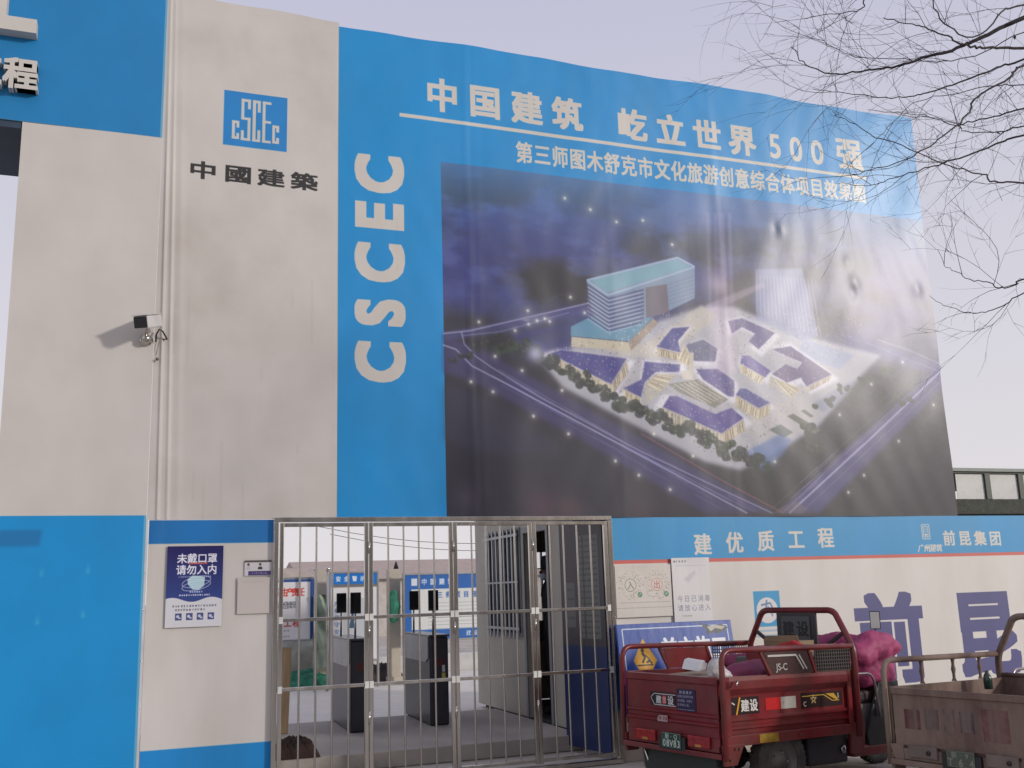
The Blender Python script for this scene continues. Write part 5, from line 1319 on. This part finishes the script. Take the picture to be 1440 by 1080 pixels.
# load of the red tricycle
R14 = Matrix.Translation(T1.location) @ Matrix.Rotation(hd_, 4, 'Z')
def in_box(x, y, z): return R14 @ Vector((x, y, z))
CARD = M("cardboard", (.28, .20, .12), .85, var=.1, bump=.1)
bx = thing("cardboard_box", "open cardboard box in front of the grey headboard plate", "box", in_box(1.22, -.14, .885), (0, 0, hd_ + .2))
obj("carton", MB().box(-.12, .12, -.16, .16, 0, .20), CARD, bx, .004)
obj("flap", MB().prism([(-.16, .2), (.16, .2), (.13, .245), (-.15, .25)], 'x', -.125, -.121), CARD, bx)
rdp = M("red_packaging", (.45, .02, .02), .35, var=.25, scale=15, bump=.3, bscale=20)
def lump(name, mat, blobs, label, cat, loc_, vox=.02, disp=.03, ns=.1, rot=0.0, parent=None, seed=0):
    mb = MB()
    for c, r_, sc in blobs: mb.ball(c, r_, 16, 10, sc)
    o = obj(name, mb, mat, parent); o.location = loc_; o.rotation_euler = (0, 0, rot)
    rm = o.modifiers.new("merge", 'REMESH'); rm.mode = 'VOXEL'; rm.voxel_size = vox; rm.use_smooth_shade = True
    sm = o.modifiers.new("smooth", 'SMOOTH'); sm.iterations = 4
    tx = bpy.data.textures.new("wrinkle", 'MUSGRAVE' if False else 'CLOUDS'); tx.noise_scale = ns; tx.noise_depth = 3
    dm = o.modifiers.new("wrinkle", 'DISPLACE'); dm.texture = tx; dm.strength = disp; dm.mid_level = .5
    if label: tag(o, label, cat)
    return o
rp_ = thing("red_packet", "bright red packets leaning against the cardboard box", "packet", in_box(1.08, -.30, .93), (0, 0, hd_))
obj("wrapper", MB().prism([(-.17, 0), (.17, .0), (.155, .13), (-.02, .17), (-.15, .115)], 'x', -.03, .02), rdp, rp_, .01)
obj("wrapper_stripe", MB().prism([(-.10, .07), (.08, .10), (.08, .115), (-.10, .085)], 'x', -.034, -.031), M("packet_white", (.6, .5, .5), .5), rp_)
rp2 = obj("red_carton", MB().prism([(-.14, 0), (.12, 0), (.10, .13), (-.10, .15)], 'x', -.05, .05), M("dull_red_card", (.22, .03, .03), .6), bevel=.006); rp2.location = in_box(1.02, .02, .91); rp2.rotation_euler = (0, 0, hd_ - .3)
tag(rp2, "dull red carton between the headboard plate and the bright packets", "carton")
PINKD = M("pink_quilt_fabric", (.24, .03, .085), .6, var=.2, scale=8, bump=.35, bscale=14, dirt=(.12, .03, .06), dirt_amt=.2)
QF = M("pink_handlebar_fabric", (.40, .05, .15), .6, var=.18, scale=4, bump=.5, bscale=16, dirt=(.20, .04, .09), dirt_amt=.3, dirt_scale=4)
lump("folded_quilt", PINKD, [((0, 0, 0), .17, (1.5, .8, .65)), ((.16, .03, .04), .14, (1.2, .8, .6)), ((-.12, 0, .02), .12, (1.2, .9, .6))], "folded dusty pink quilt seen over the near side panel", "quilt", in_box(.58, -.28, .86), rot=hd_)
lump("cloth_bundle", PINKD, [((0, 0, 0), .15, (1.2, 1.3, .55)), ((-.1, .15, .0), .13, (1, 1.2, .5))], "dusty pink cloth bundle below the headboard at its far side", "cloth", in_box(1.28, .28, .90), rot=hd_)
PLA = M("white_plastic_bag", (.55, .52, .50), .35, var=.2, scale=8, bump=.6, bscale=25)
lump("plastic_bag", PLA, [((0, 0, 0), .07, (1, 1, 1.3)), ((.06, 0, -.05), .06, (1, 1, 1))], "crumpled pale plastic bag at the near rear corner of the box", "bag", in_box(.12, -.40, .94), vox=.012, disp=.03, ns=.05)
bt_ = obj("foam_tray", MB().prism([(-.10, 0), (.09, .0), (.11, .05), (.05, .055), (.04, .075), (-.05, .07), (-.08, .03)], 'y', -.07, .07), WHITE_METAL, bevel=.004); bt_.location = in_box(.40, .12, .905); bt_.rotation_euler = (.15, 0, hd_ + .5); tag(bt_, "white foam tray resting in the middle of the red box", "tray")
ply = obj("plywood_sheet", MB().box(-.42, .55, -.42, .40, -.01, .01), M("pale_plywood", (.38, .30, .22), .8, var=.2), bevel=.003); ply.location = in_box(.55, 0, .85); ply.rotation_euler = (.0, rad(-.6), hd_); tag(ply, "pale plywood sheet carrying the load inside the red box", "board")
wr = obj("wire_coil", MB().tube([in_box(1.32 + .02 * math.sin(t), -.40 + .09 * math.cos(t * .9), .98 + .03 * math.sin(t * 1.3) + t * .004) for t in [i * .5 for i in range(26)]], .004, 5), WIRE); tag(wr, "loose coil of black wire at the near front corner of the load", "wire")
wb = lump("small_white_bag", PLA, [((0, 0, 0), .05, (1, 1.3, .8))], "small white bag beside the wire coil", "bag", in_box(1.30, -.36, .97), vox=.012, disp=.02, ns=.05)
gr_ = obj("grey_crate", MB().box(-.1, .1, -.13, .13, 0, .09), M("crate_grey", (.12, .12, .11), .6), bevel=.01); gr_.location = in_box(1.1, .12, .87); gr_.rotation_euler = (0, 0, hd_); tag(gr_, "low grey crate behind the cloth bundle", "crate")

# pink quilt over the handlebar with its black skirt
qc = lump("handlebar_quilt", QF, [((2.02, -.02, .98), .20, (.8, 1.9, .9)), ((2.04, -.34, 1.05), .16, (1.5, .85, .82)), ((2.22, -.38, 1.03), .08, (1.3, .8, .8)), ((1.84, -.36, 1.00), .12, (1.1, .9, 1.0)), ((1.98, .33, 1.03), .15, (1.25, .85, .85)), ((2.14, .0, .88), .22, (.6, 1.7, 1.0)),
    ((2.08, -.34, .84), .16, (1.0, .7, 1.15)), ((1.90, -.32, .86), .15, (1.2, .8, 1.0)), ((2.12, .22, .80), .15, (.7, .9, 1.2)), ((1.74, -.12, .93), .16, (1.0, 1.7, .95))],
    "shiny pink padded quilt wrapped over the handlebar of the red tricycle", "quilt", (T1.location.x, T1.location.y, -.05), vox=.016, disp=.055, ns=.12, rot=hd_)
sk_ = obj("black_skirt", MB().prism([(-.40, .74), (.36, .74), (.42, .30), (-.20, .24), (-.42, .30)], 'x', 2.14, 2.18).prism([(1.72, .27), (1.70, .38), (1.83, .60), (1.92, .76), (2.18, .76), (2.18, .25)], 'y', -.44, -.41), M("black_leatherette", (.012, .012, .014), .38, bump=.2, bscale=6), bevel=.02)
sk_.location = (T1.location.x, T1.location.y, -.03); sk_.rotation_euler = (0, 0, hd_)
tag(sk_, "black leatherette skirt hanging below the pink quilt", "leg cover")
bt2 = obj("water_bottle", MB().lathe([(0, 0), (.030, .002), (.032, .07), (.026, .10), (.014, .12), (.014, .135), (0, .135)], (0, 0, 0), 'z', 14), M("green_bottle", (.03, .06, .045), .2)); 
R2 = Matrix.Translation(T2.location) @ Matrix.Rotation(hd_, 4, 'Z')
bt2.location = R2 @ Vector((.98, .34, .72)); tag(bt2, "dark bottle standing inside the brown tricycle's box", "bottle")
# ================================================================== bare trees
BARK = M("grey_bark", (.045, .035, .034), .9, var=.3, bump=.4, bscale=30)
def twig(mb, p, d, L, r, depth, g_):
    n = max(3, int(L / .09)); pts = [p]; dirs = []
    cur = Vector(p); dd = Vector(d).normalized(); bend = Vector((g_.normal(0, .11), g_.normal(0, .09), g_.normal(.0, .11)))
    for i in range(n):
        dd = (dd + bend + Vector((g_.normal(0, .09), g_.normal(0, .09), g_.normal(-.012, .09)))).normalized()
        cur = cur + dd * (L / n); pts.append(cur.copy()); dirs.append(dd.copy())
    mb.tube(pts, [r * (1 - .75 * i / n) for i in range(n + 1)], 3 if depth > 0 else 4, False)
    if depth < 2:
        for i in range(1, n):
            if g_.random() < (.62 if depth == 0 else .5):
                ax = Vector((g_.normal(), g_.normal(), g_.normal())).normalized()
                nd = (dirs[i] * .8 + (ax - dirs[i] * ax.dot(dirs[i])) * g_.uniform(.5, 1.0))
                twig(mb, pts[i], nd, L * g_.uniform(.28, .6), max(.0011, r * .55), depth + 1, g_)

def bare_tree(label, base, limbs, seed, density=1.0, join=None, tw=True, dens_r=.0020, clusters=()):
    g_ = np.random.default_rng(seed)
    t = thing("bare_tree", label, "tree", base, group="leafless trees at the roadside"); b = Vector(base)
    top = Vector(join) if join is not None else b + Vector((0, 0, 5))
    tr = [Vector((0, 0, 0)), (top - b) * .35 + Vector((.05, 0, 0)), (top - b) * .7 - Vector((.04, .03, 0)), top - b, (top - b) * 1.25 + Vector((.2, 0, 0)), (top - b) * 1.55 + Vector((.1, .2, 0))]
    trunk = obj("trunk", MB().tube(tr, [.13, .11, .09, .07, .045, .02], 12), BARK, t)
    tm = MB()
    for pts, r0, r1, dn in limbs:
        P0 = [Vector(p) - b for p in pts]; P = []
        for i in range(len(P0) - 1):                 # smooth curve through the surveyed points
            p0, p1, p2, p3 = P0[max(0, i - 1)], P0[i], P0[i + 1], P0[min(len(P0) - 1, i + 2)]
            for k in range(5):
                t_ = k / 5
                P.append(.5 * ((2 * p1) + (p2 - p0) * t_ + (2 * p0 - 5 * p1 + 4 * p2 - p3) * t_ * t_ + (3 * p1 - p0 - 3 * p2 + p3) * t_ ** 3))
        P.append(P0[-1])
        # densify
        Q = []
        for a_, c_ in zip(P[:-1], P[1:]):
            k = max(1, int((c_ - a_).length / .12))
            for i in range(k): Q.append(a_.lerp(c_, i / k) + Vector((g_.normal(0, .0035), g_.normal(0, .006), g_.normal(0, .0035))))
        Q.append(P[-1]); n = len(Q)
        rs = [(r0 + (r1 - r0) * (i / (n - 1)) ** .6) * .8 for i in range(n)]
        obj("limb", MB().tube(Q, rs, 7), BARK, t)
        for i in range(1, n - 1):
            if Q[i].length and g_.random() < dn * density * .42:
                d = (Q[i + 1] - Q[i - 1]).normalized(); ax = Vector((g_.normal(), g_.normal(), g_.normal(.1, 1))).normalized()
                twig(tm, Q[i], d * .9 + (ax - d * ax.dot(d)) * g_.uniform(.5, 1.1), g_.uniform(.25, .85), dens_r, 0, g_)
    for c_, n_c, sp_ in clusters:
        for i in range(n_c):
            p = Vector(c_) - b + Vector((g_.normal(0, sp_), g_.normal(0, sp_ * .6), g_.normal(0, sp_ * .45)))
            twig(tm, p, (-.8 + g_.normal(0, .5), g_.normal(0, .4), g_.normal(.05, .5)), g_.uniform(.3, .8), dens_r * .8, 1, g_)
    obj("twigs", tm, BARK, t, kind="stuff")
    return t

def br(pts, y0, y1):
    n = len(pts); out = []
    for i, (a_, b_) in enumerate(pts): out.append(at_y(a_, b_, y0 + (y1 - y0) * i / (n - 1)))
    return out
JX, JY = at_y(1760, 330, -4.4), -4.4
J = Vector((JX.x, JY, 0))
def jz(z): return Vector((J.x, JY, z))
def limb(pts, y0, y1, r0, r1, dn, z): return ([jz(z)] + br([(1560, pts[0][1] + (pts[0][1] - pts[2][1]) * .9)] + pts, y0, y1), r0, r1, dn)
c6 = lambda pts: [(1040 + a_ / 3.6, b_ / 3.6) for a_, b_ in pts]
c5 = lambda pts: [(1060 + a_ / 3.6, 320 + b_ / 3.6) for a_, b_ in pts]
limbs = [
    limb(c6([(1440, 95), (1340, 135), (1200, 200), (1120, 235), (1000, 275), (930, 290), (830, 330), (740, 343), (640, 358), (520, 375), (385, 352), (310, 300), (260, 235)]), -4.4, -3.6, .030, .003, .85, 3.9),
    limb(c6([(1440, 245), (1300, 240), (1200, 240), (1130, 225), (1050, 185), (940, 140), (870, 120), (730, 90)]), -4.4, -4.6, .020, .003, .45, 3.7),
    limb(c6([(1440, 300), (1300, 345), (1080, 430), (950, 470), (860, 488), (700, 495), (500, 465), (370, 450)]), -4.4, -3.8, .016, .002, .70, 3.6),
    limb(c6([(1440, 330), (1370, 390), (1200, 490), (1160, 570), (1080, 650), (960, 740), (870, 795), (780, 830), (640, 870), (570, 885)]), -4.4, -4.9, .015, .002, .50, 3.5),
    limb(c6([(1440, 550), (1320, 585), (1150, 620), (1090, 635), (1000, 600), (900, 580), (650, 555)]), -4.4, -4.0, .013, .002, .5, 3.3),
    limb(c6([(1440, 680), (1300, 730), (1080, 810), (1000, 832), (880, 870), (750, 910), (650, 940), (500, 930)]), -4.4, -3.7, .015, .002, .45, 3.1),
    limb(c6([(1440, 925), (1290, 920), (1230, 885), (1100, 850), (900, 775), (700, 690), (560, 620), (470, 565)]), -4.4, -4.5, .012, .002, .45, 2.9),
    limb(c6([(1440, 640), (1340, 665), (1180, 670), (1100, 635)]), -4.4, -4.2, .012, .003, .7, 3.2),
    limb(c5([(1368, 265), (1330, 290), (1240, 303), (1180, 275), (1100, 265), (1030, 230), (970, 190), (930, 110)]), -4.4, -4.1, .010, .0015, .25, 2.7),
    limb(c5([(1368, 335), (1280, 390), (1170, 430), (1070, 425), (960, 390), (890, 345)]), -4.4, -4.0, .009, .0015, .22, 2.6),
    limb(c6([(1440, 20), (1330, 60), (1180, 190), (1020, 90), (960, -40)]), -4.4, -4.8, .014, .004, .5, 4.1),
    limb(c6([(1440, -60), (1200, -80), (900, -100), (650, -20), (630, 35), (560, 60), (430, 75), (330, 95)]), -4.4, -4.0, .016, .002, .8, 4.2),
    limb(c6([(1440, 160), (1200, 280), (1000, 310), (800, 300), (620, 290), (480, 250), (400, 180), (360, 60)]), -4.4, -4.1, .008, .0015, .7, 3.8),
    limb(c6([(1440, 430), (1300, 430), (1060, 480), (880, 520), (760, 640), (640, 760)]), -4.4, -4.3, .009, .0015, .5, 3.4),
]
tree1 = bare_tree("leafless tree reaching its thin dark branches in from the upper right corner", (J.x, JY, 0), limbs, 5, 1.0, join=(J.x, JY, 4.3),
    clusters=[(at_y(1180, 80, -3.8), 12, .22), (at_y(1250, 60, -4.0), 9, .25), (at_y(1300, 150, -4.2), 9, .25), (at_y(1390, 190, -4.3), 10, .25), (at_y(1300, 230, -4.2), 3, .15), (at_y(1400, 100, -4.3), 9, .25), (at_y(1400, 270, -4.2), 5, .2), (at_y(1140, 40, -3.9), 8, .18)])
# a few withered leaves
LEAF = M("withered_leaf", (.05, .032, .025), .8)
lf = None
for (a_, b_) in [(1403, 21), (1427, 52), (1430, 95), (1422, 132), (1407, 160), (1371, 176), (1319, 191), (1404, 187)]:
    p = at_y(a_, b_, -4.35)
    o = None
    mb = MB().add([(0, 0, .02), (.010, .003, 0), (0, .002, -.022), (-.009, -.003, -.004), (.003, .006, .0)], [(0, 1, 4), (1, 2, 4), (2, 3, 4), (3, 0, 4)])
    if lf is None: lf = obj("leaf", mb, LEAF, tree1, loc=tuple(p - J))
    else: o = again(lf, tree1, tuple(p - J)); o.rotation_euler = (random.random(), random.random(), random.random() * 3)

# second roadside tree, behind the viewer's right: its shadow dapples the wall
def side_limbs(bx, by, seed, h0=2.2, h1=6.5, n=9):
    g_ = np.random.default_rng(seed); out = []
    for i in range(n):
        z_ = h0 + (h1 - h0) * i / n; th = g_.uniform(0, 6.28); L = g_.uniform(1.4, 2.6) * (1 - .4 * i / n); p = Vector((bx, by, z_)); pts = [p]
        for k in range(5): p = p + Vector((math.cos(th) * L / 5, math.sin(th) * L / 5, L * .13)); pts.append(p)
        out.append((pts, .035, .006, .4))
    return out
bare_tree("leafless roadside tree behind the viewer casting its shadow on the picture", (9.2, -9.0, 0), side_limbs(9.2, -9.0, 3), 12, .7, join=(9.25, -8.95, 5.0), dens_r=.005)

# ================================================================== the other side of the street, behind the viewer (unseen, added for dark reflections)
def street_house(label, x, w, h, col, seed):
    t = thing("unseen_street_building", label, "building", (x, -38, 0), group="unseen houses added across the street")
    obj("wall", MB().box(-w / 2, w / 2, -8, 0, 0, h), M("street_wall_%s" % col[0], col[1], .85, var=.12, scale=1.5), t)
    obj("roof_edge", MB().box(-w / 2 - .3, w / 2 + .3, -8.3, .3, h + .002, h + .35), M("street_eave", (.12, .11, .10), .8), t)
    wn_ = None
    for r_ in range(int(h // 3)):
        for c_ in range(int(w // 3)):
            p = (-w / 2 + 1.5 + c_ * 3, .03, 1.0 + r_ * 3)
            if wn_ is None: wn_ = obj("window", MB().box(-.7, .7, -.03, .03, 0, 1.4), M("street_glass", (.03, .035, .04), .15), t, loc=p)
            else: again(wn_, t, p)
street_house("unseen low brown shop house added for reflections across the street, opposite the gateway", -14, 18, 6.2, ("brown", (.16, .11, .08)), 1)
street_house("unseen grey two-storey house added for reflections across the street, opposite the gate", 6, 17, 7.2, ("grey", (.15, .145, .14)), 2)
street_house("unseen dark brick house added for reflections across the street, opposite the picture", 25, 16, 6.6, ("brick", (.14, .075, .055)), 3)
